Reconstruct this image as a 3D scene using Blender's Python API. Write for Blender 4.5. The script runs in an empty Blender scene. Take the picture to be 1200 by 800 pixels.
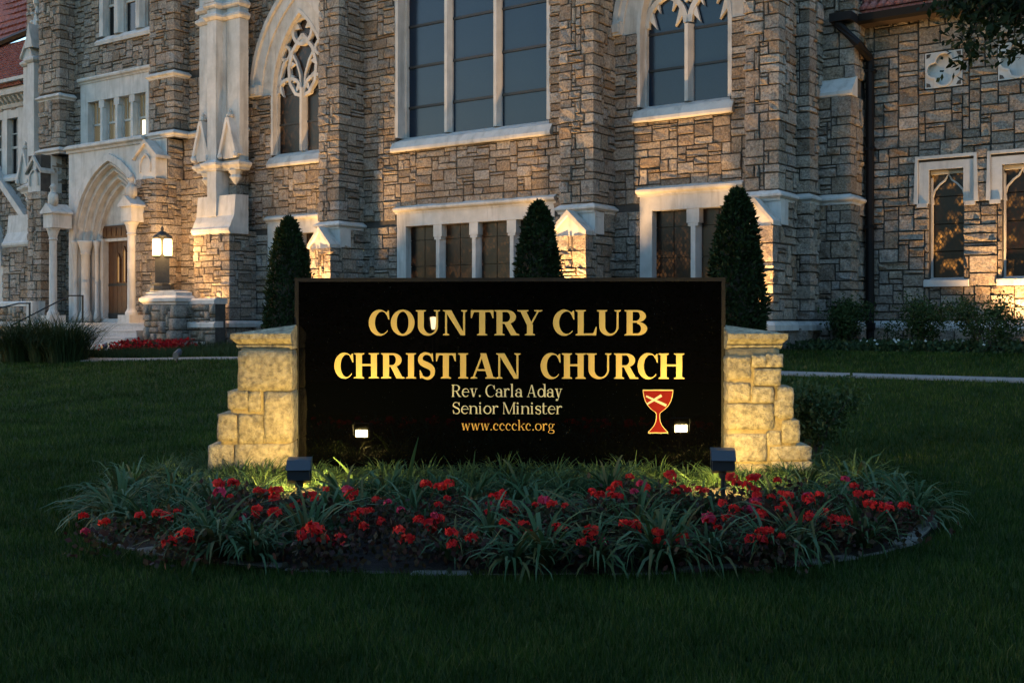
import bpy, bmesh, math, random
import numpy as np
from mathutils import Vector, Matrix
random.seed(7)
R = math.radians
rnd = random.random
uni = random.uniform

# ------------------------------------------------------------------ camera, world, sun, exposure
sc = bpy.context.scene
col = sc.collection
cam_d = bpy.data.cameras.new('camera')
cam = bpy.data.objects.new('camera', cam_d); col.objects.link(cam)
EYE = 1.6
cam.location = (0, 0, EYE); cam.rotation_euler = (R(90), 0, 0)
cam_d.sensor_width = 36; cam_d.lens = 39; cam_d.shift_y = -26/1200
cam_d.clip_start = 0.05; cam_d.clip_end = 3000
sc.camera = cam
SUN_EL, SUN_AZ = 2.0, -72.0           # the sun is at the horizon, far to the left: dusk
world = bpy.data.worlds.new('World'); sc.world = world; world.use_nodes = True
wn = world.node_tree.nodes; wl = world.node_tree.links
sky = wn.new('ShaderNodeTexSky'); sky.sky_type = 'NISHITA'; sky.sun_disc = False
sky.sun_elevation = R(SUN_EL); sky.sun_rotation = R(SUN_AZ); sky.altitude = 300
sky.air_density = 1.0; sky.dust_density = 0.6; sky.ozone_density = 2.4
wl.new(sky.outputs[0], wn['Background'].inputs[0]); wn['Background'].inputs[1].default_value = 0.15
sun_d = bpy.data.lights.new('sun', 'SUN'); sun_d.energy = 0.002; sun_d.angle = R(15); sun_d.color = (1, .85, .75)
sun = bpy.data.objects.new('sun', sun_d); col.objects.link(sun)
sun.rotation_euler = (R(88), 0, R(180+72))
sc.view_settings.view_transform = 'Standard'; sc.view_settings.look = 'None'
EXPOSURE = 3.25; LK = 2**-EXPOSURE       # LK: lamps and lit panes are set for this exposure
sc.view_settings.exposure = EXPOSURE; sc.view_settings.gamma = 1
sc.render.engine = 'CYCLES'
sc.cycles.use_denoising = True
sc.cycles.max_bounces = 5; sc.cycles.diffuse_bounces = 3; sc.cycles.glossy_bounces = 3
sc.cycles.sample_clamp_indirect = 4

# ------------------------------------------------------------------ church coordinates: s along the front, d out from the side wing wall, h above the church ground
UX, UY = .8182, -.5750
PX, PY, PZ = 10.18, 24.5, .9
def W(s, d, h=0.0):
    return (PX+s*UX+d*UY, PY+s*UY-d*UX, PZ+h)
def SD(x, y):
    a, b = x-PX, y-PY
    return a*UX+b*UY, a*UY-b*UX
def proj(s, d, h):
    x, y, z = W(s, d, h)
    return 600+1300*x/y, 374-1300*(z-EYE)/y
def sstep(t):
    t = min(1, max(0, t)); return t*t*(3-2*t)
def ground(x, y):
    s, d = SD(x, y)
    L = sstep((-14-s)/10.0)
    S = min(1, max(0, (15-d-2.5*L)/11.5))
    return .9*(S*.75+.25*sstep(S))
BCX, BCY, BAX, BAY, BP = 0.0, 10.25, 3.5, 3.3, 2.6
def inbed(x, y, k=1.0):
    return abs((x-BCX)/(BAX*k))**BP + abs((y-BCY)/((BAY if y < BCY else 2.0)*k))**BP < 1

# ------------------------------------------------------------------ helpers
class MB:
    """collects vertices and faces; build() links them as one mesh object"""
    def __init__(s): s.v = []; s.f = []
    def add(s, vs, fs):
        o = len(s.v); s.v.extend(vs); s.f.extend([tuple(i+o for i in f) for f in fs])
    def box(s, a0, a1, b0, b1, c0, c1):
        s.add([(a0,b0,c0),(a1,b0,c0),(a1,b1,c0),(a0,b1,c0),(a0,b0,c1),(a1,b0,c1),(a1,b1,c1),(a0,b1,c1)],
              [(0,1,2,3),(4,5,6,7),(0,1,5,4),(1,2,6,5),(2,3,7,6),(3,0,4,7)])
    def prism(s, poly, d0, d1, ax=1):
        """poly of (a, c) pairs extruded along the middle axis (ax=1), or (b, c) along the first (ax=0), or (a, b) along the last (ax=2)"""
        n = len(poly)
        def m(p, d): return (p[0], d, p[1]) if ax == 1 else (d, p[0], p[1]) if ax == 0 else (p[0], p[1], d)
        s.add([m(p, d0) for p in poly]+[m(p, d1) for p in poly],
              [tuple(range(n)), tuple(range(2*n-1, n-1, -1))]+[(i, (i+1) % n, n+(i+1) % n, n+i) for i in range(n)])
    def loft(s, rings, closed=True, cap=True):
        n = len(rings[0]); vs = [p for r in rings for p in r]; fs = []
        for k in range(len(rings)-1):
            for i in range(n if closed else n-1):
                j = (i+1) % n; fs.append((k*n+i, k*n+j, (k+1)*n+j, (k+1)*n+i))
        if cap and closed:
            fs.append(tuple(range(n))); fs.append(tuple(range(len(vs)-1, len(vs)-n-1, -1)))
        s.add(vs, fs)
    def lathe(s, c, prof, n=12):
        """prof of (radius, height)"""
        s.loft([[(c[0]+r*math.cos(6.28318*i/n), c[1]+r*math.sin(6.28318*i/n), c[2]+z) for i in range(n)] for r, z in prof])
    def tube(s, pts, rad, n=6):
        rings = []
        for i, p in enumerate(pts):
            a = Vector(pts[max(0, i-1)]); b = Vector(pts[min(len(pts)-1, i+1)])
            t = (b-a).normalized(); u = t.orthogonal().normalized()
            if abs(t.z) < .99: u = t.cross(Vector((0,0,1))).normalized()
            w = t.cross(u); r = rad[i] if isinstance(rad, (list, tuple)) else rad
            rings.append([tuple(Vector(p)+u*r*math.cos(6.28318*k/n)+w*r*math.sin(6.28318*k/n)) for k in range(n)])
        s.loft(rings)
    def sweep(s, path, prof):
        """prof of (out, h) swept along a plan path of (s, d) with mitred corners; outside is to the left of +s travel"""
        n = len(path); rings = []
        for i, p in enumerate(path):
            def nm(a, b):
                x, y = b[0]-a[0], b[1]-a[1]; l = math.hypot(x, y); return (-y/l, x/l)
            if i == 0: m = nm(path[0], path[1])
            elif i == n-1: m = nm(path[-2], path[-1])
            else:
                a = nm(path[i-1], p); b = nm(p, path[i+1]); k = 1+a[0]*b[0]+a[1]*b[1]
                m = ((a[0]+b[0])/k, (a[1]+b[1])/k)
            rings.append([(p[0]+m[0]*o, p[1]+m[1]*o, h) for o, h in prof])
        s.loft(rings)
    def band(s, pts, w0, w1, d0, d1, closed=False):
        """a bar following a polyline of (a, c) points: from w0 to w1 sideways, d0 to d1 deep"""
        n = len(pts); rings = []
        for i, p in enumerate(pts):
            a = pts[(i-1) % n] if closed or i > 0 else p; b = pts[(i+1) % n] if closed or i < n-1 else p
            x, y = b[0]-a[0], b[1]-a[1]; l = math.hypot(x, y) or 1; m = (-y/l, x/l)
            rings.append([(p[0]+m[0]*w0, d0, p[1]+m[1]*w0), (p[0]+m[0]*w1, d0, p[1]+m[1]*w1),
                          (p[0]+m[0]*w1, d1, p[1]+m[1]*w1), (p[0]+m[0]*w0, d1, p[1]+m[1]*w0)])
        if closed: rings.append(rings[0])
        s.loft(rings, cap=not closed)
    def build(s, name, m, parent=None, smooth=False, flip=False):
        vs = [(a, -b, c) for a, b, c in s.v] if flip else s.v
        me = bpy.data.meshes.new(name); me.from_pydata(vs, [], s.f)
        bm = bmesh.new(); bm.from_mesh(me); bmesh.ops.recalc_face_normals(bm, faces=bm.faces); bm.to_mesh(me); bm.free()
        return link(name, me, m, parent, smooth)

def link(name, me, m, parent=None, smooth=False):
    if smooth: me.polygons.foreach_set('use_smooth', [True]*len(me.polygons))
    for q in (m if isinstance(m, (list, tuple)) else [m]): me.materials.append(q)
    o = bpy.data.objects.new(name, me); col.objects.link(o)
    if parent: o.parent = parent
    return o
def raw(name, verts, faces, m, parent=None, smooth=False, mats=None):
    """a mesh from numpy arrays without touching its normals"""
    me = bpy.data.meshes.new(name)
    verts = np.asarray(verts, dtype=np.float32); faces = np.asarray(faces, dtype=np.int32)
    k = faces.shape[1]
    me.vertices.add(len(verts)); me.vertices.foreach_set('co', verts.ravel())
    me.loops.add(faces.size); me.loops.foreach_set('vertex_index', faces.ravel())
    me.polygons.add(len(faces)); me.polygons.foreach_set('loop_start', np.arange(0, faces.size, k, dtype=np.int32))
    me.polygons.foreach_set('loop_total', np.full(len(faces), k, dtype=np.int32))
    if mats is not None: me.polygons.foreach_set('material_index', np.asarray(mats, dtype=np.int32))
    me.update(calc_edges=True)
    return link(name, me, m, parent, smooth)
def tag(o, label=None, cat=None, group=None, kind=None):
    if label: o['label'] = label
    if cat: o['category'] = cat
    if group: o['group'] = group
    if kind: o['kind'] = kind
    return o
def empty(name, loc, rz=0.0, **k):
    o = bpy.data.objects.new(name, None); col.objects.link(o); o.location = loc; o.rotation_euler = (0, 0, rz)
    o.empty_display_size = .1
    return tag(o, **k)
KIDS = {}
def copy_tree(o, parent=None):
    c = o.copy(); col.objects.link(c); c.parent = parent
    for ch in list(o.children): copy_tree(ch, c)
    return c

# ------------------------------------------------------------------ materials
def mat(name, base=(.5,.5,.5), rough=.8, metal=0.0, spec=.4, emit=None, es=0.0):
    m = bpy.data.materials.new(name); m.use_nodes = True
    b = m.node_tree.nodes['Principled BSDF']
    b.inputs['Base Color'].default_value = (*base, 1); b.inputs['Roughness'].default_value = rough
    b.inputs['Metallic'].default_value = metal; b.inputs['Specular IOR Level'].default_value = spec
    if emit: b.inputs['Emission Color'].default_value = (*emit, 1); b.inputs['Emission Strength'].default_value = es*LK
    return m
class NT:
    def __init__(s, m): s.t = m.node_tree; s.b = s.t.nodes['Principled BSDF']
    def n(s, t, **k):
        q = s.t.nodes.new(t)
        for a, v in k.items():
            if isinstance(v, (int, float, tuple)) and a in q.inputs: q.inputs[a].default_value = v
            else: setattr(q, a, v)
        return q
    def l(s, a, b): s.t.links.new(a, b)
    def pos(s): return s.n('ShaderNodeNewGeometry').outputs['Position']
    def noise(s, scale, detail=4, rough=.6, vec=None):
        q = s.n('ShaderNodeTexNoise', Scale=scale, Detail=detail, Roughness=rough)
        s.l(vec or s.pos(), q.inputs['Vector']); return q.outputs['Fac']
    def ramp(s, fac, stops, mode='LINEAR'):
        q = s.n('ShaderNodeValToRGB'); e = q.color_ramp.elements; q.color_ramp.interpolation = mode
        while len(e) < len(stops): e.new(.5)
        for i, (p, c) in enumerate(stops): e[i].position = p; e[i].color = (*c, 1) if len(c) == 3 else c
        s.l(fac, q.inputs[0]); return q.outputs[0]
    def mix(s, fac, a, b, mode='MIX'):
        q = s.n('ShaderNodeMixRGB', blend_type=mode)
        for v, i in ((fac, 0), (a, 1), (b, 2)):
            if isinstance(v, (int, float)): q.inputs[i].default_value = v
            elif isinstance(v, tuple): q.inputs[i].default_value = (*v, 1)
            else: s.l(v, q.inputs[i])
        return q.outputs[0]
    def math(s, op, a, b=0.0):
        q = s.n('ShaderNodeMath', operation=op)
        for v, i in ((a, 0), (b, 1)):
            if isinstance(v, (int, float)): q.inputs[i].default_value = v
            else: s.l(v, q.inputs[i])
        return q.outputs[0]
    def rand(s):
        a = s.n('ShaderNodeNewGeometry').outputs['Random Per Island']; b = s.n('ShaderNodeObjectInfo').outputs['Random']
        return s.math('FRACT', s.math('ADD', a, b))
    def bump(s, h, strength=.5, dist=.02):
        q = s.n('ShaderNodeBump', Strength=strength, Distance=dist); s.l(h, q.inputs['Height']); s.l(q.outputs[0], s.b.inputs['Normal'])
    def base(s, c): s.l(c, s.b.inputs['Base Color'])

def stone_mat(name, cols, stain=(.17,.085,.035), bump=1.0, stain_amt=.6):
    m = mat(name, rough=.92, spec=.2); t = NT(m)
    c = t.ramp(t.rand(), [(i/(len(cols)-1), q) for i, q in enumerate(cols)])
    n1 = t.noise(3.1, 5, .65); n2 = t.noise(19, 4, .6); n3 = t.noise(1.3, 3, .5)
    c = t.mix(t.ramp(n1, [(.52, (0,0,0)), (.72, (stain_amt,)*3)]), c, stain)
    c = t.mix(t.ramp(n2, [(.32, (1,)*3), (.62, (0,)*3)]), c, t.mix(.62, c, (.045,.04,.035)), 'MIX')
    c = t.mix(t.ramp(t.noise(26, 3, .6), [(.55, (0,)*3), (.75, (.55,)*3)]), c, (.56,.52,.45))
    c = t.mix(.35, c, t.ramp(n3, [(.3, (.55,.52,.5)), (.7, (1,1,1))]), 'MULTIPLY')
    t.base(c)
    t.bump(t.math('ADD', t.math('MULTIPLY', t.noise(7, 7, .72), 1.0), t.math('MULTIPLY', t.noise(34, 4, .65), .45)), bump, .075)
    return m
M = {}
M['stone'] = stone_mat('rubble_stone', [(.45,.385,.31),(.36,.305,.25),(.51,.44,.355),(.29,.225,.165),(.42,.375,.325),(.39,.30,.21),(.54,.48,.41),(.39,.32,.25),(.25,.20,.15),(.45,.405,.36),(.35,.245,.155),(.49,.42,.335)])
def simple_noise(name, a, b, scale, rough=.85, bump=0, bscale=60, spec=.3, bd=.01):
    m = mat(name, rough=rough, spec=spec); t = NT(m)
    t.base(t.ramp(t.noise(scale, 5, .62), [(.3, a), (.7, b)]))
    if bump: t.bump(t.noise(bscale, 4, .6), bump, bd)
    return m
M['mortar'] = simple_noise('mortar', (.045,.04,.035), (.085,.076,.066), 4, .95, .4)
def limestone(name, a, b, dirt):
    """dressed stone with faint vertical weather streaks and blotches"""
    m = mat(name, rough=.88, spec=.25); t = NT(m)
    mp = t.n('ShaderNodeMapping'); mp.inputs['Scale'].default_value = (2.6, 2.6, .35); t.l(t.pos(), mp.inputs[0])
    c = t.ramp(t.noise(2.4, 5, .62), [(.3, a), (.7, b)])
    c = t.mix(t.ramp(t.noise(1.6, 5, .65, mp.outputs[0]), [(.50, (0,0,0)), (.74, (dirt,)*3)]), c, (.20,.18,.15))
    t.base(c); t.bump(t.math('ADD', t.noise(60, 4, .6), t.noise(9, 4, .6)), .22, .015); return m
M['trim'] = limestone('dressed_limestone', (.43,.415,.385), (.57,.55,.515), .6)
M['trim2'] = limestone('weathered_limestone', (.36,.335,.30), (.55,.52,.47), .6)
M['concrete'] = simple_noise('concrete', (.16,.155,.145), (.24,.23,.215), 8, .9, .25, 90)
M['steps'] = simple_noise('step_stone', (.36,.345,.33), (.47,.45,.43), 9, .9, .2, 70)
M['pier'] = stone_mat('pier_limestone', [(.58,.49,.32),(.51,.425,.27),(.61,.52,.36),(.54,.45,.29)], (.36,.28,.16), 1.0, .4)
M['pier_mortar'] = simple_noise('pier_mortar', (.22,.17,.09), (.38,.30,.17), 11, .95, .7, 60, .2, .02)
M['iron'] = mat('black_iron', (.012,.012,.012), .5, 0, .4)
M['bronze_dark'] = simple_noise('lamp_bronze', (.022,.024,.024), (.04,.042,.04), 20, .5)
M['gutter'] = mat('dark_gutter', (.007,.006,.006), .6, 0, .2)
M['wood'] = None
m = mat('oak_door', rough=.45, spec=.35); t = NT(m)
mp = t.n('ShaderNodeMapping'); mp.inputs['Scale'].default_value = (14, 14, 1.2); t.l(t.n('ShaderNodeTexCoord').outputs['Object'], mp.inputs[0])
t.base(t.ramp(t.noise(3, 6, .65, mp.outputs[0]), [(.3, (.045,.018,.007)), (.7, (.115,.05,.018))])); M['wood'] = m
m = mat('granite', (.001,.001,.001), .012, 0, .36); t = NT(m)
v = t.n('ShaderNodeTexVoronoi', Scale=75.0); t.l(t.pos(), v.inputs['Vector'])
sp = t.math('MULTIPLY', t.math('LESS_THAN', v.outputs['Distance'], .11), t.math('GREATER_THAN', t.noise(40, 2, .5), .63))
t.base(t.mix(sp, (.0008,.0008,.0008), (.30,.27,.22))); M['granite'] = m
M['frame'] = simple_noise('sign_frame_bronze', (.006,.0045,.0025), (.014,.010,.005), 14, .6)
m = mat('gold_leaf', (.72,.51,.15), .38, .3, .5); M['gold'] = m
M['cream'] = mat('cream_paint', (.50,.47,.30), .6)
M['gold2'] = mat('gold_paint', (.58,.33,.07), .5)
M['emblem_red'] = mat('emblem_red', (.17,.007,.004), .7, 0, .08)
M['emblem_edge'] = mat('emblem_edge', (.55,.42,.16), .5)
def glass(name, base, rough, bscale=160, bump=.06):
    m = mat(name, base, rough, 0, .38); t = NT(m); t.bump(t.noise(bscale, 2, .5), bump, .01)
    t.base(t.ramp(t.noise(50, 3, .7), [(.35, tuple(x*.75 for x in base)), (.65, tuple(x*1.25 for x in base))]))
    return m
M['glass_nave'] = glass('storm_glazing', (.005,.015,.032), .16)
M['glass_dark'] = glass('dark_glass', (.006,.006,.007), .06)
def stained(name, scale, strength, tint, thr):
    """leaded coloured glass, lamp light from inside showing through a part of the panes"""
    m = mat(name, (.012,.009,.007), .3, 0, .22); t = NT(m)
    tc = t.n('ShaderNodeTexCoord').outputs['Object']
    mp = t.n('ShaderNodeMapping'); mp.inputs['Scale'].default_value = (scale, scale, scale*.62); mp.inputs['Rotation'].default_value = (0, R(45), 0); t.l(tc, mp.inputs[0])
    v = t.n('ShaderNodeTexVoronoi', Scale=1.0, feature='DISTANCE_TO_EDGE', Randomness=.45); t.l(mp.outputs[0], v.inputs['Vector'])
    v2 = t.n('ShaderNodeTexVoronoi', Scale=1.0, Randomness=.45); t.l(mp.outputs[0], v2.inputs['Vector'])
    lead = t.math('GREATER_THAN', v.outputs['Distance'], .09)
    sep = t.n('ShaderNodeSeparateColor'); t.l(v2.outputs['Color'], sep.inputs[0])
    c = t.ramp(sep.outputs[0], [(0, (.016,.006,.003)), (.35, (.008,.004,.002)), (.6, (.006,.005,.004)), (.8, (.02,.009,.004)), (1, (.004,.004,.006))])
    t.base(t.mix(lead, (.006,.006,.006), c))
    glow = t.math('MULTIPLY', lead, t.math('MULTIPLY', t.ramp(t.noise(1.7, 3, .6, tc), [(thr, (0,0,0)), (thr+.16, (1,1,1))]), t.math('POWER', sep.outputs[1], 1.5)))
    t.b.inputs['Emission Color'].default_value = (*tint, 1); t.l(t.math('MULTIPLY', glow, strength*LK), t.b.inputs['Emission Strength'])
    return m
M['stained'] = stained('stained_glass', 17, 1.0, (1,.40,.07), .50)
M['stained_low'] = stained('leaded_glass', 13, .07, (1,.42,.14), .42)
M['glass_lit'] = mat('lit_room_glass', (.05,.045,.03), .2, 0, .5, (.9,.70,.36), .11)
M['glass_lancet'] = mat('door_glass', (.1,.07,.03), .3, 0, .5, (1,.5,.16), .33)
M['lamp_glow'] = mat('lamp_glow', (.9,.85,.7), .4, 0, .3, (1,.62,.24), 9.0)
M['lens'] = mat('flood_lens', (.9,.9,.8), .3, 0, .3, (1,.68,.21), 2300.0)
M['post_lamp'] = mat('post_lamp_glass', (.9,.85,.7), .4, 0, .3, (1,.72,.40), 60.0)
M['lens_small'] = mat('uplight_lens', (.9,.9,.8), .3, 0, .3, (1,.75,.36), 3.0)
M['bulb'] = mat('bulb_glow', (.9,.9,.8), .3, 0, .3, (1,.78,.42), 1.6)
M['housing'] = mat('flood_housing', (.035,.042,.05), .42, 0, .5)
M['tile'] = stone_mat('clay_roof_tile', [(.36,.11,.09),(.44,.15,.13),(.33,.10,.08),(.46,.18,.16)], (.12,.035,.03), .3, .3)
M['tile_far'] = M['tile']
M['soffit'] = mat('dark_eave', (.05,.035,.025), .8)
def leaf_mat(name, cols, rough=.55, trans=.25, spec=.12, patch=None):
    m = mat(name, rough=rough+.1, spec=spec); t = NT(m)
    c = t.ramp(t.rand(), [(i/(len(cols)-1), q) for i, q in enumerate(cols)])
    if patch: c = t.mix(1, c, t.ramp(t.noise(patch, 4, .6), [(.34, (.5,.56,.5)), (.5, (1,1,1)), (.66, (1.5,1.3,1.15))]), 'MULTIPLY')
    t.base(c)
    tr = t.n('ShaderNodeBsdfTranslucent'); t.l(c, tr.inputs['Color'])
    mx = t.n('ShaderNodeMixShader'); mx.inputs[0].default_value = trans
    t.l(t.b.outputs[0], mx.inputs[1]); t.l(tr.outputs[0], mx.inputs[2])
    t.l(mx.outputs[0], t.t.nodes['Material Output'].inputs['Surface'])
    return m
M['blade'] = leaf_mat('lawn_blade', [(.012,.030,.005),(.023,.053,.008),(.017,.042,.006),(.055,.080,.024),(.015,.035,.006),(.030,.062,.011),(.085,.095,.04)], .7, .2, .06, .9)
M['strap'] = leaf_mat('strap_leaf', [(.026,.062,.020),(.055,.105,.042),(.020,.050,.014),(.10,.155,.085),(.038,.080,.026),(.12,.10,.035),(.03,.07,.03)])
M['liriope'] = leaf_mat('fine_bed_leaf', [(.032,.066,.022),(.058,.098,.030),(.040,.076,.032),(.074,.108,.034)])
M['bronze_leaf'] = leaf_mat('flower_foliage', [(.035,.016,.014),(.055,.024,.018),(.03,.032,.016),(.07,.04,.018)])
M['petal'] = leaf_mat('red_petal', [(.60,.013,.015),(.70,.024,.018),(.50,.010,.020),(.78,.06,.025)], .55, .25)
M['petal_dark'] = leaf_mat('dark_red_petal', [(.26,.008,.012),(.34,.012,.016),(.18,.006,.010)], .6, .15)
M['petal_pink'] = leaf_mat('pink_petal', [(.46,.022,.06),(.52,.045,.09),(.40,.015,.05)], .55, .2)
M['yew'] = leaf_mat('yew_needles', [(.007,.016,.005),(.012,.025,.007),(.020,.036,.010),(.009,.020,.006)], .6, .1)
M['shrub'] = leaf_mat('shrub_leaf', [(.022,.044,.014),(.040,.070,.022),(.032,.056,.016),(.060,.088,.032)], .5, .2)
M['cover'] = leaf_mat('ground_cover_leaf', [(.022,.045,.018),(.04,.07,.026),(.03,.056,.022),(.055,.08,.04)], .5, .2)
M['reed'] = leaf_mat('tall_grass_blade', [(.018,.032,.013),(.030,.050,.018),(.024,.042,.016)], .6, .2)
M['treeleaf'] = leaf_mat('tree_leaf', [(.009,.017,.005),(.015,.026,.008),(.011,.022,.006)], .6, .12)
M['bark'] = simple_noise('bark', (.04,.032,.025), (.09,.075,.06), 12, .9, .8, 25, .2, .03)
M['soil'] = simple_noise('mulch', (.014,.010,.008), (.04,.03,.024), 30, .95, 1, 60, .2, .03)
m = mat('lawn_soil', rough=.95, spec=.1); t = NT(m)
g = t.ramp(t.noise(1.4, 4, .6), [(.3, (.010,.026,.004)), (.7, (.018,.041,.006))]); g = t.mix(.5, g, t.ramp(t.noise(60, 3, .7), [(.3, (.3,.3,.3)), (.7, (1.4,1.4,1.4))]), 'MULTIPLY')
t.base(g); t.bump(t.noise(90, 3, .7), .8, .03); M['lawn'] = m
M['edging'] = simple_noise('dirty_edging_stone', (.07,.065,.05), (.20,.19,.165), 7, .95, .6, 40, .15, .02)
M['white_flower'] = mat('white_petal', (.7,.7,.62), .6)
# ------------------------------------------------------------------ church
church = empty('church', (PX, PY, PZ), math.atan2(UY, UX), label='stone gothic church with tall traceried windows and an arched doorway', cat='church')
STONES = []          # every stone: (area in the picture, plan path, h0, h1, wall part)
def CB(mb, name, m, parent=church, smooth=False): return mb.build(name, m, parent, smooth, flip=True)

def lines(a, b, step, fixed, jit):
    """grid lines from a to b about one step apart that pass through every fixed value"""
    fx = sorted({round(v, 3) for v in [a, b]+[q for q in fixed if a < q < b]})
    fx = [fx[0]]+[v for u, v in zip(fx, fx[1:]) if v-u > .02 or v == fx[-1]]
    out = []
    for u, v in zip(fx, fx[1:]):
        n = max(1, round((v-u)/step))
        for i in range(n): out.append(u+(v-u)*(i+(uni(-jit, jit) if i else 0))/n)
    return out+[b]

def chain(pts, h0, h1, holes=(), skip=(), us=.113, uh=.098, wall=None, hole_d=None):
    """lays random ashlar on a chain of wall faces: pts are plan points (s, d); holes are (s0, s1, h0, h1) boxes or functions f(s, h) on faces looking out (+d)"""
    hf = [q for h in holes if isinstance(h, tuple) for q in h[2:4]]
    hl = lines(h0, h1, uh, hf, .14)
    cols = []; folds = {}
    for k, (a, b) in enumerate(zip(pts, pts[1:])):
        l = math.hypot(b[0]-a[0], b[1]-a[1]); dx, dy = (b[0]-a[0])/l, (b[1]-a[1])/l; nn = (-dy, dx)
        fx = []
        if abs(dx) > .9: fx = [abs(q-a[0]) for h in holes if isinstance(h, tuple) for q in h[0:2] if min(a[0], b[0]) < q < max(a[0], b[0])]
        if k > 0:
            pa = pts[k-1]; cr = (a[0]-pa[0])*(b[1]-a[1])-(a[1]-pa[1])*(b[0]-a[0])
            folds[len(cols)] = 'out' if cr < 0 else 'in'
        g = lines(0, l, us, fx, .16)
        for u, v in zip(g, g[1:]): cols.append((k, u, v, a, (dx, dy), nn))
    nc, nr = len(cols), len(hl)-1
    occ = np.zeros((nc, nr), dtype=bool)
    for i, c in enumerate(cols):
        if c[0] in skip: occ[i, :] = True; continue
        if c[5][1] < .9: continue
        u = (c[1]+c[2])/2; s = c[3][0]+c[4][0]*u
        for j in range(nr):
            h = (hl[j]+hl[j+1])/2
            for q in holes:
                hd = q[4] if isinstance(q, tuple) and len(q) > 4 else hole_d
                if hd is not None and abs(c[3][1]-hd) > .02: continue
                if (q[0] < s < q[1] and q[2] < h < q[3]) if isinstance(q, tuple) else q(s, h): occ[i, j] = True; break
    def emit(i0, i1, j0, j1):
        occ[i0:i1, j0:j1] = True
        STONES.append([0, cols[i0:i1], hl[j0], hl[j1], wall])
    for f, kind in folds.items():
        if kind != 'out' or cols[f][0] in skip or cols[f-1][0] in skip: continue
        j = 0
        while j < nr:
            n = min(random.choice((2, 2, 3, 3, 4)), nr-j)
            if nr-j-n == 1: n += 1
            a, b = random.choice(((2, 4), (4, 2), (3, 3), (2, 3), (4, 3), (3, 2)))
            while a > 1 and (f-a < 0 or occ[f-a:f, j:j+n].any() or cols[f-a][0] != cols[f-1][0]): a -= 1
            while b > 1 and (f+b > nc or occ[f:f+b, j:j+n].any() or cols[f+b-1][0] != cols[f][0]): b -= 1
            if not occ[f-a:f+b, j:j+n].any(): emit(f-a, f+b, j, j+n)
            j += n
    for j in range(nr):
        i = 0
        while i < nc:
            if occ[i, j]: i += 1; continue
            r = 1
            while i+r < nc and r < 9 and not occ[i+r, j] and cols[i+r][0] == cols[i][0]: r += 1
            n = random.choice((1, 2, 2, 2, 2, 3, 3, 4)); w = random.choice((2, 3, 4, 4, 5, 5, 6, 7))
            if n >= 3: w = random.choice((2, 3, 4, 4, 5, 5))
            if n == 1: w = max(w, 3)
            w = min(w, r)
            if r-w == 1: w = r if w < 5 else w-1
            k = 1
            while k < n and j+k < nr and not occ[i:i+w, j+k].any(): k += 1
            if j+k == nr-1 and not occ[i:i+w, nr-1].any(): k += 1
            emit(i, i+w, j, j+k); i += w

def stone_mesh(mb, st):
    cs, h0, h1 = st[1], st[2], st[3]
    g = .008; b = .013; path = []
    c0, c1 = cs[0], cs[-1]
    def at(c, u): return (c[3][0]+c[4][0]*u, c[3][1]+c[4][1]*u)
    same = c0[0] == c1[0]
    def seg(c, u0, u1, ends):
        m = (u0+u1)/2+uni(-.2, .2)*(u1-u0)
        us = [u0+g, u0+g+b, m, u1-g-b, u1-g]
        if ends == 'L': us = us[:3]
        if ends == 'R': us = us[2:]
        return [(at(c, u), c[5]) for u in us]
    if same: path = seg(c0, c0[1], c1[2], ''); edge = (0, 4)
    else:
        cl = [c for c in cs if c[0] == c0[0]]; cr = [c for c in cs if c[0] == c1[0]]
        p1 = seg(c0, c0[1], cl[-1][2], 'L'); p2 = seg(cr[0], cr[0][1], c1[2], 'R')
        n1, n2 = c0[5], c1[5]
        path = p1+[(cr[0][3], ((n1[0]+n2[0])*.62, (n1[1]+n2[1])*.62))]+p2; edge = (0, len(path)-1)
    hm = (h0+h1)/2+uni(-.2, .2)*(h1-h0)
    rows = [h0+g, h0+g+b, hm, h1-g-b, h1-g]
    bulge = uni(.02, .08); nc = len(path); vs = []
    for j, h in enumerate(rows):
        for i, (p, n) in enumerate(path):
            if i in edge or j in (0, 4): q = -.025
            else: q = bulge*uni(.35, 1.15)
            dh = 0 if j in (0, 4) else uni(-.008, .008)
            vs.append((p[0]+n[0]*q, p[1]+n[1]*q, h+dh))
    fs = [(j*nc+i, j*nc+i+1, (j+1)*nc+i+1, (j+1)*nc+i) for j in range(4) for i in range(nc-1)]
    mb.add(vs, fs)

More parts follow.
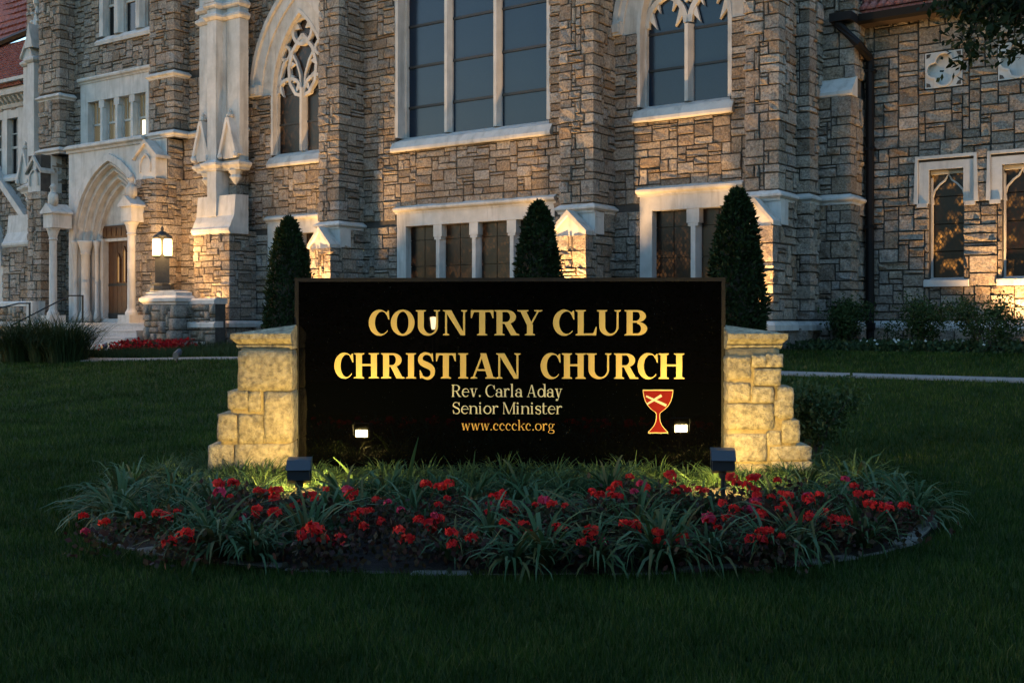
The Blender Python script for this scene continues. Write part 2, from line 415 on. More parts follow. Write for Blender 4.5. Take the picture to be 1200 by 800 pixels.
def backing(pts, h0, h1, name='wall', thick=.5, parent=church, holes=()):
    """the mortar bed behind a chain of stones, a little behind their faces; holes are (s0, s1, h0, h1) cut through"""
    mb = MB()
    for a, b in zip(pts, pts[1:]):
        l = math.hypot(b[0]-a[0], b[1]-a[1]); dx, dy = (b[0]-a[0])/l, (b[1]-a[1])/l; nx, ny = -dy, dx
        if dx > .9:
            i_ = pts.index(a); x0_, x1_ = a[0], b[0]
            if i_ > 0 and pts[i_-1][1] > a[1]: x0_ -= .06
            if i_+2 < len(pts) and pts[i_+2][1] > b[1]: x1_ += .06
            hs = sorted(q for q in holes if q[0] < b[0] and q[1] > a[0])
            cuts = sorted({x0_, x1_, *[min(max(q[k], x0_), x1_) for q in hs for k in (0, 1)]})
            for u, v in zip(cuts, cuts[1:]):
                m = (u+v)/2; ys = [h0]
                for q in sorted([q for q in hs if q[0] < m < q[1]], key=lambda q: q[2]): ys += [q[2], q[3]]
                ys.append(h1)
                for y0, y1 in zip(ys[::2], ys[1::2]):
                    if y1-y0 > .01: mb.box(u, v, a[1]-thick, a[1]-.012, y0, y1)
        else:
            o = -.012
            q = [(a[0]+nx*o, a[1]+ny*o), (b[0]+nx*o, b[1]+ny*o), (b[0]-nx*.3, b[1]-ny*.3), (a[0]-nx*.3, a[1]-ny*.3)]
            mb.prism(q, h0, h1, ax=2)
    return CB(mb, name, M['mortar'], parent)

def arch_pts(cx, hs, hw, c, n=14, bottom=None):
    """pointed arch, left springing to right springing; each side is a circle about a centre c beyond the middle"""
    r = hw+c; top = math.atan2(math.sqrt(r*r-c*c), -c)
    L = [(cx+c+r*math.cos(math.pi-(math.pi-top)*i/n), hs+r*math.sin(math.pi-(math.pi-top)*i/n)) for i in range(n+1)]
    P = L+[(2*cx-x, y) for x, y in L[-2::-1]]
    if bottom is not None: P = [(cx-hw, bottom)]+P+[(cx+hw, bottom)]
    return P
def arch_band(mb, cx, hs, hwo, hwi, c, d0, d1, bottom=None, n=14):
    o = arch_pts(cx, hs, hwo, c, n, bottom); i = arch_pts(cx, hs, hwi, c, n, bottom); k = len(o)
    mb.loft([[(o[q][0], d1, o[q][1]), (i[q][0], d1, i[q][1]), (i[q][0], d0, i[q][1]), (o[q][0], d0, o[q][1])] for q in range(k)])
def in_arch(cx, hs, hw, c, bottom):
    r = hw+c
    def f(s, h):
        x = abs(s-cx)
        return bottom < h and x < hw and (h < hs or (x+c)**2+(h-hs)**2 < r*r)
    return f
def cusp(mb, p, q, d0, d1):
    """a small pointed leaf of stone: from a base on the arch to its tip"""
    a, b, t = p[0], p[1], q
    mb.prism([a, b, t], d0, d1)
def light_head(mb, cx, hs, hw, c, d, w=.1):
    P = arch_pts(cx, hs, hw, c, 8)
    mb.band(P, -w*.5, w*.5, d-.07, d+.07)
    for sg in (-1, 1):
        for f0, f1, fx, fy in ((2, 4, .46, -.10), (5, 6, .30, .62)):
            a, b = P[f0], P[f1]
            if sg > 0: a, b = (2*cx-a[0], a[1]), (2*cx-b[0], b[1])
            cusp(mb, (a, b), (cx+sg*hw*fx, hs+hw*fy), d-.05, d+.05)
def moulding(path, h, prof, name='string_course', parent=church, m='trim'):
    mb = MB(); mb.sweep(path, [(o, h+q) for o, q in prof]); return CB(mb, name, M[m], parent)
LEDGE = [(-.1,-.16),(.05,-.16),(.06,-.11),(.11,-.07),(.13,-.06),(.13,-.015),(.10,0.0),(-.02,.09),(-.1,.09)]
CORN = [(-.15,-.22),(.03,-.22),(.04,-.17),(.09,-.13),(.10,-.08),(.17,-.03),(.18,.03),(-.02,.10),(-.15,.10)]
def win_part(mb, m='trim', name='window', label=None):
    o = CB(mb, name, M[m]); 
    if label: o['label'] = label
    return o
def pane(parent, s0, s1, h0, h1, d, m):
    mb = MB(); mb.box(s0, s1, d-.02, d, h0, h1); return CB(mb, 'pane', M[m], parent)
def gable(s0, s1, eave, apex, d0, d1, over=.08, panel=True):
    """a small stone gable: a moulded roof block on a wedge, as caps the buttress piers; d0 behind, d1 its front"""
    cx = (s0+s1)/2; mb = MB()
    mb.prism([(s0, eave-.02), (s1, eave-.02), (s1, eave+.1), (cx, apex-.08), (s0, eave+.1)], d0, d1-.02)
    g = CB(mb, 'gable', M['trim'])
    for sg in (-1, 1):
        r = MB(); e = s0-over if sg < 0 else s1+over
        sl = (apex-eave)/(abs(e-cx))
        q = [(e, eave), (e, eave+.10), (cx, apex+.06), (cx, apex-.08)]
        if sg > 0: q = q[::-1]
        r.prism(q, d0, d1+.07)
        CB(r, 'coping', M['trim2'], g)
    return g

# ---- nave: buttresses and bays
NB = ((-17.44, -16.67), (-9.10, -8.17), (-4.20, -3.45))      # the three buttresses
UP, LOW, NAVE = 2.65, 3.0, 1.6
W1 = (-15.42, -10.12, 5.50, 14.0); W2 = (-7.50, -5.02, 5.55, 7.79)
L1 = (-15.36, -9.95, 1.25, 3.92); L2 = (-7.44, -4.74, 1.25, 3.92); L0 = (-20.76, -18.46, 1.25, 3.92)
C0 = (-20.60, -18.14, 5.45, 7.78)
def nave_pts(front, s_start):
    p = [(s_start, NAVE)]
    for a, b in NB: p += [(a, NAVE), (a, front), (b, front), (b, NAVE)]
    return p+[(-3.14, NAVE), (-3.14, .6)]
upper = nave_pts(UP, -21.67); lower = nave_pts(LOW, -21.25)
hole_c = in_arch(-19.37, 7.78, 2.02, 1.9, 7.78); hole_2 = in_arch(-6.27, 7.78, 1.84, 1.3, 7.78); hole_1 = in_arch(-12.6, 9.9, 2.9, 1.2, 9.8)
w = backing([(-22.0, NAVE)]+upper[1:], 2.74, 14, holes=[(-15.1, -10.1, 1.3, 3.4), (-7.2, -4.95, 1.3, 3.4), (-20.5, -18.6, 1.3, 3.4)]+[(-15.4, -10.14, 5.5, 14), (-7.47, -5.05, 5.55, 14), (-20.56, -18.18, 5.45, 14)])
chain(upper, 3.55, 13.6, [W1, W2, C0, (W1[0], W1[1], 3.5, 3.92), (L2[0], L2[1], 3.5, 3.92), (L0[0], L0[1], 3.5, 3.92), hole_c, hole_2, hole_1], wall=w, hole_d=NAVE)
w = backing([(-21.9, NAVE)]+lower[1:], -.4, 2.73, holes=[(-15.1, -10.1, 1.3, 3.4), (-7.2, -4.95, 1.3, 3.4), (-20.5, -18.6, 1.3, 3.4)])
low_top = 2.75
chain(lower, .68, low_top, [L1, L2, L0], wall=w, hole_d=NAVE)
chain(nave_pts(UP, -21.3), low_top, 3.38, [L1, L2, L0, *[(a-.1, b+.1, 2.7, 3.4, UP) for a, b in NB]], wall=w, hole_d=NAVE)
chain([(p[0], p[1]+(.10 if p[1] > 1 else 0)) for p in lower], -.35, .52, wall=w)
# ledges
for k, (a, b) in enumerate(NB):
    path = [(a, NAVE), (a, UP), (b, UP), (b, NAVE)]
    if k == 2: path = [(a, NAVE), (a, UP), (b, UP), (b, NAVE), (-3.14, NAVE), (-3.14, 1.0), (-2.4, 1.0), (-2.4, 0)]
    moulding(path, 3.46, LEDGE)
    ext = MB(); ext.box(a+.003, b-.003, UP-.1, UP+.02, 2.7, 3.32); CB(ext, 'ashlar_block', M['trim'])
    q = MB(); q.box(b-.02, b+.07, UP-.42, UP+.018, 2.78, 3.32); CB(q, 'ashlar_block', M['trim'])
    gable(a, b-.02, 2.74, 3.30, UP-.05, LOW+.02)
PL = [(-.12,-.15),(.13,-.15),(.13,-.03),(.06,.04),(-.12,.10)]
moulding([(p[0], p[1]) for p in lower[:-1]]+[(-3.14, 1.0), (-2.4, 1.0), (-2.4, 0), (6, 0)], .60, PL, 'plinth_course')

# ---- the big three-light window
def big_window():
    mb = MB(); D = NAVE-.42; cx = -12.765
    mb.box(-15.45, -15.33, D-.1, NAVE+.02, 5.93, 9.9); mb.box(-10.2, -10.08, D-.1, NAVE+.02, 5.93, 9.9)
    arch_band(mb, cx, 9.9, 2.73, 2.565, 1.2, D-.1, NAVE+.03)
    f = win_part(mb, label='wide window of three lights above the sign')
    r = MB(); arch_band(r, cx, 9.9, 2.60, 2.50, 1.2, D-.06, D+.12, 5.95); CB(r, 'frame', M['trim'], f)
    s = MB(); s.prism([(D-.1, 5.5), (NAVE+.13, 5.5), (NAVE+.15, 5.53), (NAVE+.15, 5.6), (NAVE+.03, 5.80), (D+.05, 5.97), (D-.1, 5.97)], -15.52, -10.02, ax=0); CB(s, 'sill', M['trim'], f)
    for a, b in ((-13.89, -13.63), (-12.17, -11.92)):
        m_ = MB(); c = (a+b)/2
        m_.prism([(a, D-.08), (b, D-.08), (b, D+.06), (c+.05, D+.2), (c-.05, D+.2), (a, D+.06)], 5.97, 12.2, ax=2); CB(m_, 'mullion', M['trim'], f)
    hs = [5.95, 6.83, 8.0, 9.18, 10.4, 11.4]
    for a, b in ((-15.33, -13.88), (-13.64, -12.16), (-11.93, -10.2)):
        for h0, h1 in zip(hs, hs[1:]):
            pane(f, a, b, h0+.03, h1-.03, D, 'glass_nave')
            t = MB(); t.box(a, b, D-.03, D+.035, h1-.035, h1+.035); CB(t, 'transom_bar', M['iron'], f)
    k = MB(); k.box(-15.4, -10.1, D-.25, D-.06, 5.9, 13.5); CB(k, 'backing', M['iron'], f)
big_window()
def arch_window(cx, hs, hw, c, sill, hood, lights, D, hd, label, gl, tall):
    mb = MB()
    arch_band(mb, cx, hs, hw+.10, hw, c, D-.1, NAVE+.015, sill+.4)
    f = win_part(mb, label=label)
    r = MB(); arch_band(r, cx, hs, hw+.02, hw-.05, c, D-.06, D+.12, sill+.42); CB(r, 'frame', M['trim'], f)
    a = MB(); arch_band(a, cx, hs, hood, hw+.46, c, NAVE-.1, NAVE+.06, hs+.02)
    arch_band(a, cx, hs, hood+.0, hood-.14, c, NAVE, NAVE+.15, hs+.02)
    CB(a, 'hood_moulding', M['trim'], f)
    a = MB(); arch_band(a, cx, hs, hw+.50, hw+.08, c, NAVE-.3, NAVE+.005, hs+.01); CB(a, 'arch_moulding', M['trim2'], f)
    for sg in (-1, 1):
        b = MB(); x0, x1 = sorted((cx+sg*(hw+.47), cx+sg*(hood+.03)))
        b.box(x0, x1, NAVE-.05, NAVE+.17, hs-.002, hs+.33); b.box((x0+x1)/2-.09, (x0+x1)/2+.10, NAVE+.17, NAVE+.22, hs+.06, hs+.26); CB(b, 'label_stop', M['trim'], f)
    s = MB(); s.prism([(D-.1, sill), (NAVE+.13, sill), (NAVE+.15, sill+.03), (NAVE+.15, sill+.10), (NAVE+.03, sill+.30), (D+.05, sill+.45), (D-.1, sill+.45)], cx-hw-.16, cx+hw+.16, ax=0); CB(s, 'sill', M['trim'], f)
    # glass
    P = arch_pts(cx, hs, hw-.02, c, 10)
    ys = [sill+.44]+tall+[hs]
    for x0, x1 in lights:
        for h0, h1 in zip(ys, ys[1:]):
            pane(f, x0, x1, h0+.025, h1-.025, D, gl)
            t = MB(); t.box(x0, x1, D-.03, D+.03, h1-.03, h1+.03); CB(t, 'transom_bar', M['iron'], f)
    g = MB(); g.prism(P, D-.02, D); CB(g, 'pane', M[gl], f)
    m_ = MB(); m_.prism([(cx-.13, D-.06), (cx+.13, D-.06), (cx+.12, D+.05), (cx+.045, D+.2), (cx-.045, D+.2), (cx-.12, D+.05)], sill+.45, hs+.1, ax=2); CB(m_, 'mullion', M['trim'], f)
    k = MB(); k.prism(arch_pts(cx, hs, hw+.2, c, 10, sill), D-.3, D-.05); CB(k, 'backing', M['iron'], f)
    return f
f = arch_window(-19.37, 7.78, 1.16, 1.9, 5.47, 2.1, ((-20.53, -19.49), (-19.25, -18.21)), NAVE-.26, .07, 'tall narrow gothic window with flowing tracery', 'stained_low', [6.83])
tr = MB(); D = NAVE-.2; CX = -19.37
for sx in (-1, 1):
    light_head(tr, CX+sx*.60, 7.74, .54, -.06, D)
    S = lambda x, y: (CX+sx*x, y+.22)
    tr.band([S(.03,7.42), S(.30,7.50), S(.55,7.85), S(.60,8.35), S(.44,8.85), S(.12,9.20), S(0,9.32)], -.055, .055, D-.07, D+.075)
    tr.band([S(1.08,7.6), S(1.0,8.05), S(.86,8.45), S(.72,8.66)], -.05, .05, D-.07, D+.07)
    tr.band([S(.05,7.5), S(.12,8.1), S(.28,8.5), S(.45,8.75)], -.035, .035, D-.06, D+.06)
    cc = [S(.76+.21*math.cos(6.2832*i/12), 8.82+.21*math.sin(6.2832*i/12)) for i in range(12)]
    tr.band(cc, -.045, .05, D-.07, D+.07, closed=True)
    for yy, xx in ((8.05, .42), (8.45, .40), (7.95, .86)): cusp(tr, (S(xx+.15, yy+.12), S(xx+.15, yy-.12)), S(xx-.06, yy), D-.05, D+.05)
cc = [(CX+.42*math.cos(6.2832*i/16), 9.66+.42*math.sin(6.2832*i/16)) for i in range(16)]
tr.band(cc, -.05, .06, D-.07, D+.08, closed=True)
for a in (-30, 90, 210):
    q = R(a+180); cx_, cy_ = CX, 9.66
    cusp(tr, ((cx_+.42*math.cos(q-.35), cy_+.42*math.sin(q-.35)), (cx_+.42*math.cos(q+.35), cy_+.42*math.sin(q+.35))), (cx_+.13*math.cos(q), cy_+.13*math.sin(q)), D-.06, D+.06)
CB(tr, 'tracery', M['trim'], f)
f = arch_window(-6.27, 7.78, 1.17, 1.3, 5.55, 1.90, ((-7.44, -6.40), (-6.22, -5.10)), NAVE-.37, .07, 'gothic window of two cusped lights', 'glass_nave', [6.88])
tr = MB(); D = NAVE-.31
for sx in (-1, 1):
    light_head(tr, -6.27+sx*.59, 7.93, .54, .24, D, .13)
    tr.band([(-6.27+sx*.02, 8.45), (-6.27+sx*.3, 8.8), (-6.27+sx*.25, 9.3), (-6.27, 9.5)], -.05, .05, D-.07, D+.07)
CB(tr, 'tracery', M['trim'], f)
# ---- the low windows under them
def low_window(rect, lights, label):
    s0, s1, h0, h1 = rect; D = NAVE-.22; mb = MB(); top = 3.36
    xs = [s0]+[v for l in lights for v in l]+[s1]
    for a, b in zip(xs[::2], xs[1::2]):
        if a > s0 and b < s1: continue
        mb.box(a, b, D-.1, NAVE+.02, h0+.15, top)
    mb.box(s0, s1, D-.1, NAVE+.024, top, 3.72)
    f = win_part(mb, label=label)
    s = MB(); s.prism([(NAVE-.2, 3.72), (NAVE+.04, 3.72), (NAVE+.05, 3.77), (NAVE+.12, 3.80), (NAVE+.15, 3.83), (NAVE+.15, 3.88), (NAVE-.02, 3.97), (NAVE-.2, 3.97)], s0-.06, s1+.06, ax=0); CB(s, 'label_moulding', M['trim'], f)
    for a, b in zip(xs[2:-2:2], xs[3:-2:2]):
        m_ = MB(); c = (a+b)/2
        m_.prism([(a, D-.08), (b, D-.08), (b, D+.05), (c+.06, NAVE), (c-.06, NAVE), (a, D+.05)], h0+.15, top, ax=2)
        m_.box(a-.03, b+.03, D-.06, NAVE+.012, top-.34, top-.003); m_.box(a+.0, b-.0, D, NAVE+.006, top-.42, top-.343)
        CB(m_, 'mullion', M['trim'], f)
    s = MB(); s.prism([(D-.1, h0), (NAVE+.12, h0), (NAVE+.12, h0+.08), (D, h0+.18), (D-.1, h0+.18)], s0-.05, s1+.05, ax=0); CB(s, 'sill', M['trim'], f)
    for a, b in lights:
        for u, v in ((a, (a+b)/2-.012), ((a+b)/2+.012, b)):
            for y0, y1 in ((h0+.18, h0+.95), (h0+.97, h0+1.7), (h0+1.72, top)): pane(f, u, v, y0, y1, D, 'stained_low')
        k = MB(); k.box(a-.02, b+.02, D-.12, D-.04, h0+.1, top+.02); CB(k, 'backing', M['iron'], f)
low_window(L1, ((-15.03, -13.99), (-13.75, -12.72), (-12.48, -11.45), (-11.21, -10.2)), 'row of four low leaded lights behind the sign')
low_window(L2, ((-7.10, -6.14), (-5.87, -4.98)), 'pair of low leaded lights beside the tallest clipped yew')
low_window(L0, ((-20.45, -19.55), (-19.3, -18.72)), 'low leaded light behind the yew at the nave end')

# ---- corner pier and the side wing
cp = [(-3.14, NAVE-.6), (-3.14, .75), (-2.4, .75), (-2.4, 0)]
cpl = [(-3.16, 1.0), (-2.4, 1.0), (-2.4, 0)]
w = backing(cp[1:], 5.9, 14); chain(cp[1:], 6.2, 13.6, wall=w)
w2 = backing(cpl, -.4, 5.9); chain(cpl, 3.55, 5.78, wall=w2); chain(cpl, .68, 3.36, wall=w2); chain([(-3.16, 1.1), (-2.3, 1.1), (-2.3, 0)], -.35, .52, wall=w2)
s = MB(); s.prism([(.7, 5.75), (1.06, 5.75), (1.09, 5.79), (1.09, 5.86), (.76, 6.22), (.7, 6.22)], -3.2, -2.33, ax=0); CB(s, 'weathered_cap', M['trim'])
WIN = [-.565+1.54*k for k in range(4)]
wh = [(c-.37, c+.37, 1.6, 4.06) for c in WIN]
quat = [(c-.05-.40, c-.05+.40, 5.87, 6.71) for c in WIN]
wp = [(-2.4, 0), (6, 0)]
w = backing([(-2.65, 0), (6, 0)], -.4, 8.3, holes=wh+quat)
chain(wp, .68, 8.2, [(c-.6, c+.6, 3.98, 4.32) for c in WIN]+[(c-.6, c+.6, 3.28, 3.98) for c in WIN]+wh+quat+[(c-.47, c+.49, 1.43, 1.62) for c in WIN], wall=w)
chain([(-2.4, .1), (6, .1)], -.35, .52, wall=w)
for k, c in enumerate(WIN):
    mb = MB(); D = -.22
    o = [(c-.6, 3.30), (c-.6, 4.30), (c+.6, 4.30), (c+.6, 3.30)]
    mb.box(c-.59, c-.37, -.25, .035, 3.30, 4.06); mb.box(c+.37, c+.59, -.25, .035, 3.30, 4.06); mb.box(c-.59, c+.59, -.25, .037, 4.06, 4.24)
    f = win_part(mb, label=['narrow stained window left of the wall lamp glow', 'narrow stained window with its jamb lit gold by the wall lamp'][k] if k < 2 else None)
    lb = MB(); lb.band(o, .0, .09, -.05, .09); lb.box(c-.62, c-.40, -.05, .085, 3.22, 3.31); lb.box(c+.40, c+.62, -.05, .085, 3.22, 3.31); CB(lb, 'label_moulding', M['trim'], f)
    s = MB(); s.prism([(-.3, 1.43), (.10, 1.43), (.10, 1.57), (-.2, 1.64), (-.3, 1.64)], c-.47, c+.49, ax=0); CB(s, 'sill', M['trim'], f)
    j = MB(); j.box(c-.38, c-.335, -.3, -.16, 1.62, 3.9); j.box(c+.335, c+.38, -.3, -.16, 1.62, 3.9); j.box(c-.38, c+.38, -.3, -.162, 3.97, 4.06)
    P = [(c-.31, 3.30), (c-.33, 3.45), (c-.29, 3.60), (c-.17, 3.74), (c-.06, 3.82), (c, 3.95), (c+.06, 3.82), (c+.17, 3.74), (c+.29, 3.60), (c+.33, 3.45), (c+.31, 3.30)]
    j.band(P, 0, .035, -.28, -.19); CB(j, 'frame', M['trim'], f)
    for y0, y1 in ((1.62, 2.22), (2.24, 2.84), (2.86, 3.46), (3.48, 4.03)): pane(f, c-.36, c+.36, y0, y1, D-.03, 'stained')
    k_ = MB(); k_.box(c-.5, c+.5, -.45, -.35, 1.5, 4.2); CB(k_, 'backing', M['iron'], f)
    # quatrefoil panel
    qc, qh, n = c-.05, 6.29, 48; mb = MB()
    def quad(a, r0=.168, off=.19):
        best = 0
        for t in range(4):
            b = a-t*math.pi/2; cb = off*math.cos(b); dd = r0*r0-off*off+cb*cb
            if dd > 0: best = max(best, cb+math.sqrt(dd))
        return best
    def square(a, h=.40): return h/max(abs(math.cos(a)), abs(math.sin(a)))
    A = [2*math.pi*i/n for i in range(n)]
    O = [(qc+square(a)*math.cos(a), qh+square(a)*math.sin(a)) for a in A]; I = [(qc+quad(a)*math.cos(a), qh+quad(a)*math.sin(a)) for a in A]
    mb.loft([[(p[0], .03, p[1]) for p in O], [(p[0], .03, p[1]) for p in I], [(p[0], -.10, p[1]) for p in I]], cap=False)
    mb.loft([[(p[0], .03, p[1]) for p in O], [(p[0], -.12, p[1]) for p in O]], cap=False)
    g = CB(mb, 'quatrefoil_panel', M['trim'])
    b = MB(); b.box(qc-.4, qc+.4, -.2, -.1, qh-.4, qh+.4); CB(b, 'recess', M['trim'], g)
    e = MB(); e.band([(qc+quad(a, .182, .192)*math.cos(a), qh+quad(a, .182, .192)*math.sin(a)) for a in A], -.02, .02, .0, .06, closed=True); CB(e, 'rim', M['trim'], g)
    for sx in (-1, 1):
        for sy in (-1, 1):
            e = MB(); e.prism([(qc+sx*.37, qh+sy*.37), (qc+sx*.37, qh+sy*.27), (qc+sx*.30, qh+sy*.30), (qc+sx*.27, qh+sy*.37)], .025, .034); CB(e, 'spandrel', M['mortar'], g)
# roof of the side wing
EV = 7.73; SL = .95
rf = MB(); rf.prism([(.45, EV-.02), (.45, EV+.03), (-4.5, EV+.03+4.95*SL), (-4.5, EV-.02+4.95*SL)], -2.38, 7, ax=0); roof = CB(rf, 'roof', M['tile'])
tm = MB()
for i in range(7):
    a = math.pi*i/6; tm.v += [(-.098*math.cos(a), 0, .085*math.sin(a)+.045), (-.08*math.cos(a), -.36, .06*math.sin(a)-.005)]
tm.f = [(2*i, 2*i+2, 2*i+3, 2*i+1) for i in range(6)]+[tuple(range(0, 14, 2))]
tile_me = None
ang = math.atan(SL)
for r in range(5):
    for i in range(30):
        if tile_me is None:
            o = tm.build('roof_tile', M['tile'], roof, smooth=True); tile_me = o.data
        else:
            o = bpy.data.objects.new('roof_tile', tile_me); col.objects.link(o); o.parent = roof
        dd = .47-r*.3*math.cos(ang); s_ = -2.28+i*.2+(.0 if r % 2 else .0)+uni(-.008, .008)
        o.location = (s_, -dd, EV+.03+(.45-dd)*SL+uni(0, .012)); o.rotation_euler = (ang+uni(-.02, .02), uni(-.03, .03), math.pi+0); o.rotation_euler = (-ang, 0, math.pi)
rest = MB()
for r in range(5, 20):
    dd = .47-r*.3*math.cos(ang)
    for i in range(46):
        s_ = -2.28+i*.2; ring = []
        for q_, dz in ((0, 0), (1, .03)):
            ring.append([(s_-.1*math.cos(math.pi*k/4), dd-q_*.3*math.cos(ang), EV+.05+(.45-dd+q_*.3*math.cos(ang))*SL-dz*0+.055*math.sin(math.pi*k/4)) for k in range(5)])
        rest.loft(ring, closed=False)
tag(CB(rest, 'roof_tile', M['tile'], roof, True), kind='stuff')
g = MB(); g.box(-2.38, 7, -.05, .42, EV-.26, EV-.035); CB(g, 'eave', M['soffit'])
g = MB(); g.prism([(.36, EV-.22), (.47, EV-.27), (.57, EV-.22), (.60, EV-.06), (.36, EV-.06)], -2.72, 7, ax=0); CB(g, 'gutter', M['gutter'])
g = MB(); g.tube([(-2.72, .95, EV-.12), (-2.71, .93, EV-.30), (-2.27, .93, EV-.80), (-2.22, .2, EV-1.0), (-2.22, .15, EV-1.15), (-2.22, .15, .1)], .098, 8); g.box(-2.86, -2.36, .40, 1.08, EV-.27, EV-.08)
for hh in (6.4, 4.6, 2.8, 1.0): g.box(-2.34, -2.10, .01, .24, hh, hh+.06)
g.box(-2.34, -2.10, .03, .27, .45, .62); CB(g, 'downpipe', M['gutter'])
g = MB(); g.prism([(.56, EV-.08), (.56, EV+.16), (-4.5, EV+.20+5.06*SL), (-4.5, EV-.08+5.06*SL)], -2.75, -2.382, ax=0); CB(g, 'rake_flashing', M['gutter'])
# ------------------------------------------------------------------ entrance tower
TU = [(-33.4, 2.1), (-31.6, 2.1), (-31.6, 2.7), (-30.35, 2.7), (-30.35, 2.1), (-25.21, 2.1), (-25.21, 2.7), (-23.98, 2.7), (-23.98, 2.1), (-21.67, 2.1), (-21.67, 1.6)]
TL = [(-33.4, 2.1), (-31.68, 2.1), (-31.68, 3.1), (-30.87, 3.1), (-30.87, 2.1), (-29.6, 2.1)]
TR = [(-25.45, 2.1), (-25.42, 3.1), (-24.36, 3.1), (-24.36, 2.1), (-21.67, 2.1), (-21.67, 1.6)]
TRB = [(-25.45, 2.1), (-25.42, 3.1), (-24.36, 3.1), (-24.36, 2.1), (-22.93, 2.1), (-22.93, 2.7), (-21.3, 2.7), (-21.3, 1.6)]
TW = (-29.95, -26.05, 6.7, 9.34); TV = (-28.85, -25.9, 10.38, 13.4)
w = backing(TU, 6.6, 14.5, holes=[(-29.7, -26.2, 6.75, 8.5), (-28.7, -26, 10.6, 13.4)])
chain(TU, 6.92, 8.62, [TW], wall=w); chain(TU, 8.86, 14, [TW, TV], wall=w)
w = backing(TL, -.5, 6.6); chain(TL, .1, 5.3, wall=w); chain([(-33.4, 2.1), (-31.7, 2.1), (-31.7, 2.7), (-30.9, 2.7), (-30.9, 2.1), (-29.6, 2.1)], 5.3, 6.65, [(-31.8, -30.8, 5.2, 6.7)], wall=w)
w = backing(TR, 3.5, 5.3); backing([(-25.3, 2.1), (-25.25, 2.7), (-24.3, 2.7), (-24.3, 2.1), (-21.67, 2.1), (-21.67, 1.6)], 5.3, 6.65)
chain(TR, 3.5, 5.3, wall=w); chain([(-25.3, 2.1), (-25.25, 2.7), (-24.3, 2.7), (-24.3, 2.1), (-21.67, 2.1), (-21.67, 1.6)], 5.3, 6.65, [(-25.5, -24.2, 5.2, 6.7)], wall=w)
w = backing(TRB, -.6, 3.5); chain(TRB, .68, 3.5, wall=w); chain([(p[0], p[1]+(.1 if p[1] > 1.9 else 0)) for p in TRB], -.5, .52, wall=w)
moulding(TRB[2:], .60, PL, 'plinth_course')
for a, b in ((-31.60, -30.35), (-25.21, -23.98)):
    moulding([(a, 2.1), (a, 2.7), (b, 2.7), (b, 2.1)], 8.74, LEDGE)
moulding([(-31.60, 2.1), (-31.60, 2.7), (-30.35, 2.7), (-30.35, 2.1), (-29.95, 2.1)], 6.80, LEDGE)
moulding([(-25.21, 2.1), (-25.21, 2.7), (-23.98, 2.7), (-23.98, 2.1), (-21.67, 2.1), (-21.67, 1.6)], 6.80, LEDGE)
for a, b in ((-31.66, -30.90), (-25.40, -24.38)):
    q = MB(); q.box(a, b, 2.6, 3.115, 5.28, 5.95); q.box(a-.02, b+.05, 2.3, 2.72, 5.28, 6.62); CB(q, 'ashlar_block', M['trim'])
    g_ = gable(a, b, 5.93, 6.52, 2.62, 3.12, .12)
    c_ = (a+b)/2; t_ = MB(); t_.band(arch_pts(c_, 5.72, .26, .12, 6, 5.5), -.03, .03, 3.08, 3.16); CB(t_, 'blind_tracery', M['trim2'], g_)
# lower group of four lights, and the window above it
mb = MB(); xs = [-29.95]
LT = [(-29.52, -28.85), (-28.62, -27.98), (-27.75, -27.11), (-26.88, -26.22)]
mb.box(-29.95, -29.52, 1.75, 2.13, 6.9, 8.45); mb.box(-26.22, -26.05, 1.75, 2.13, 6.9, 8.45); mb.box(-29.95, -26.05, 1.75, 2.134, 8.45, 9.12)
f = win_part(mb, label='row of four sash lights over the arched doorway'); ledm = [(-.1, 9.12), (.06, 9.12), (.08, 9.18), (.14, 9.21), (.16, 9.27), (.14, 9.32), (-.1, 9.38)]
q = MB(); q.prism([(2.1+o, h) for o, h in ledm], -30.0, -25.3, ax=0); CB(q, 'cornice', M['trim'], f)
q = MB()
for (a, b), (c, d) in zip(LT, LT[1:]): q.prism([(b, 1.8), (c, 1.8), (c, 2.0), ((b+c)/2+.06, 2.12), ((b+c)/2-.06, 2.12), (b, 2.0)], 6.85, 8.45, ax=2); q.box(b-.03, c+.03, 1.82, 2.118, 8.2, 8.447)
CB(q, 'mullion', M['trim'], f)
for a, b in LT:
    pane(f, a, b, 6.9, 7.63, 1.87, 'glass_lit'); pane(f, a, b, 7.68, 8.45, 1.87, 'glass_lit')
    q = MB(); q.box(a, b, 1.86, 1.92, 7.62, 7.69); q.box(a, a+.05, 1.86, 1.92, 6.9, 8.45); q.box(b-.05, b, 1.86, 1.92, 6.9, 8.45)
    for k in (1, 2): q.box(a+(b-a)*k/3-.01, a+(b-a)*k/3+.01, 1.86, 1.9, 7.69, 8.45)
    CB(q, 'sash', M['trim2'], f)
q = MB(); q.box(-26.62, -26.38, 1.93, 1.97, 7.0, 7.55); CB(q, 'wall_lamp', M['bulb'], f)
q = MB(); q.box(-29.7, -26.2, 1.6, 1.75, 6.8, 8.6); CB(q, 'backing', M['iron'], f)
mb = MB(); mb.box(-28.85, -28.62, 1.75, 2.13, 10.7, 13.4); mb.box(-26.0, -25.9, 1.75, 2.13, 10.7, 13.4); mb.box(-28.85, -25.9, 1.75, 2.13, 13.2, 13.6)
f = win_part(mb, label='upper sash window of the entrance tower')
q = MB(); q.prism([(1.75, 10.38), (2.2, 10.38), (2.22, 10.5), (2.0, 10.7), (1.75, 10.7)], -29.0, -25.4, ax=0); CB(q, 'sill', M['trim'], f)
UL = [(-28.62, -28.12), (-27.62, -26.9), (-26.42, -26.0)]
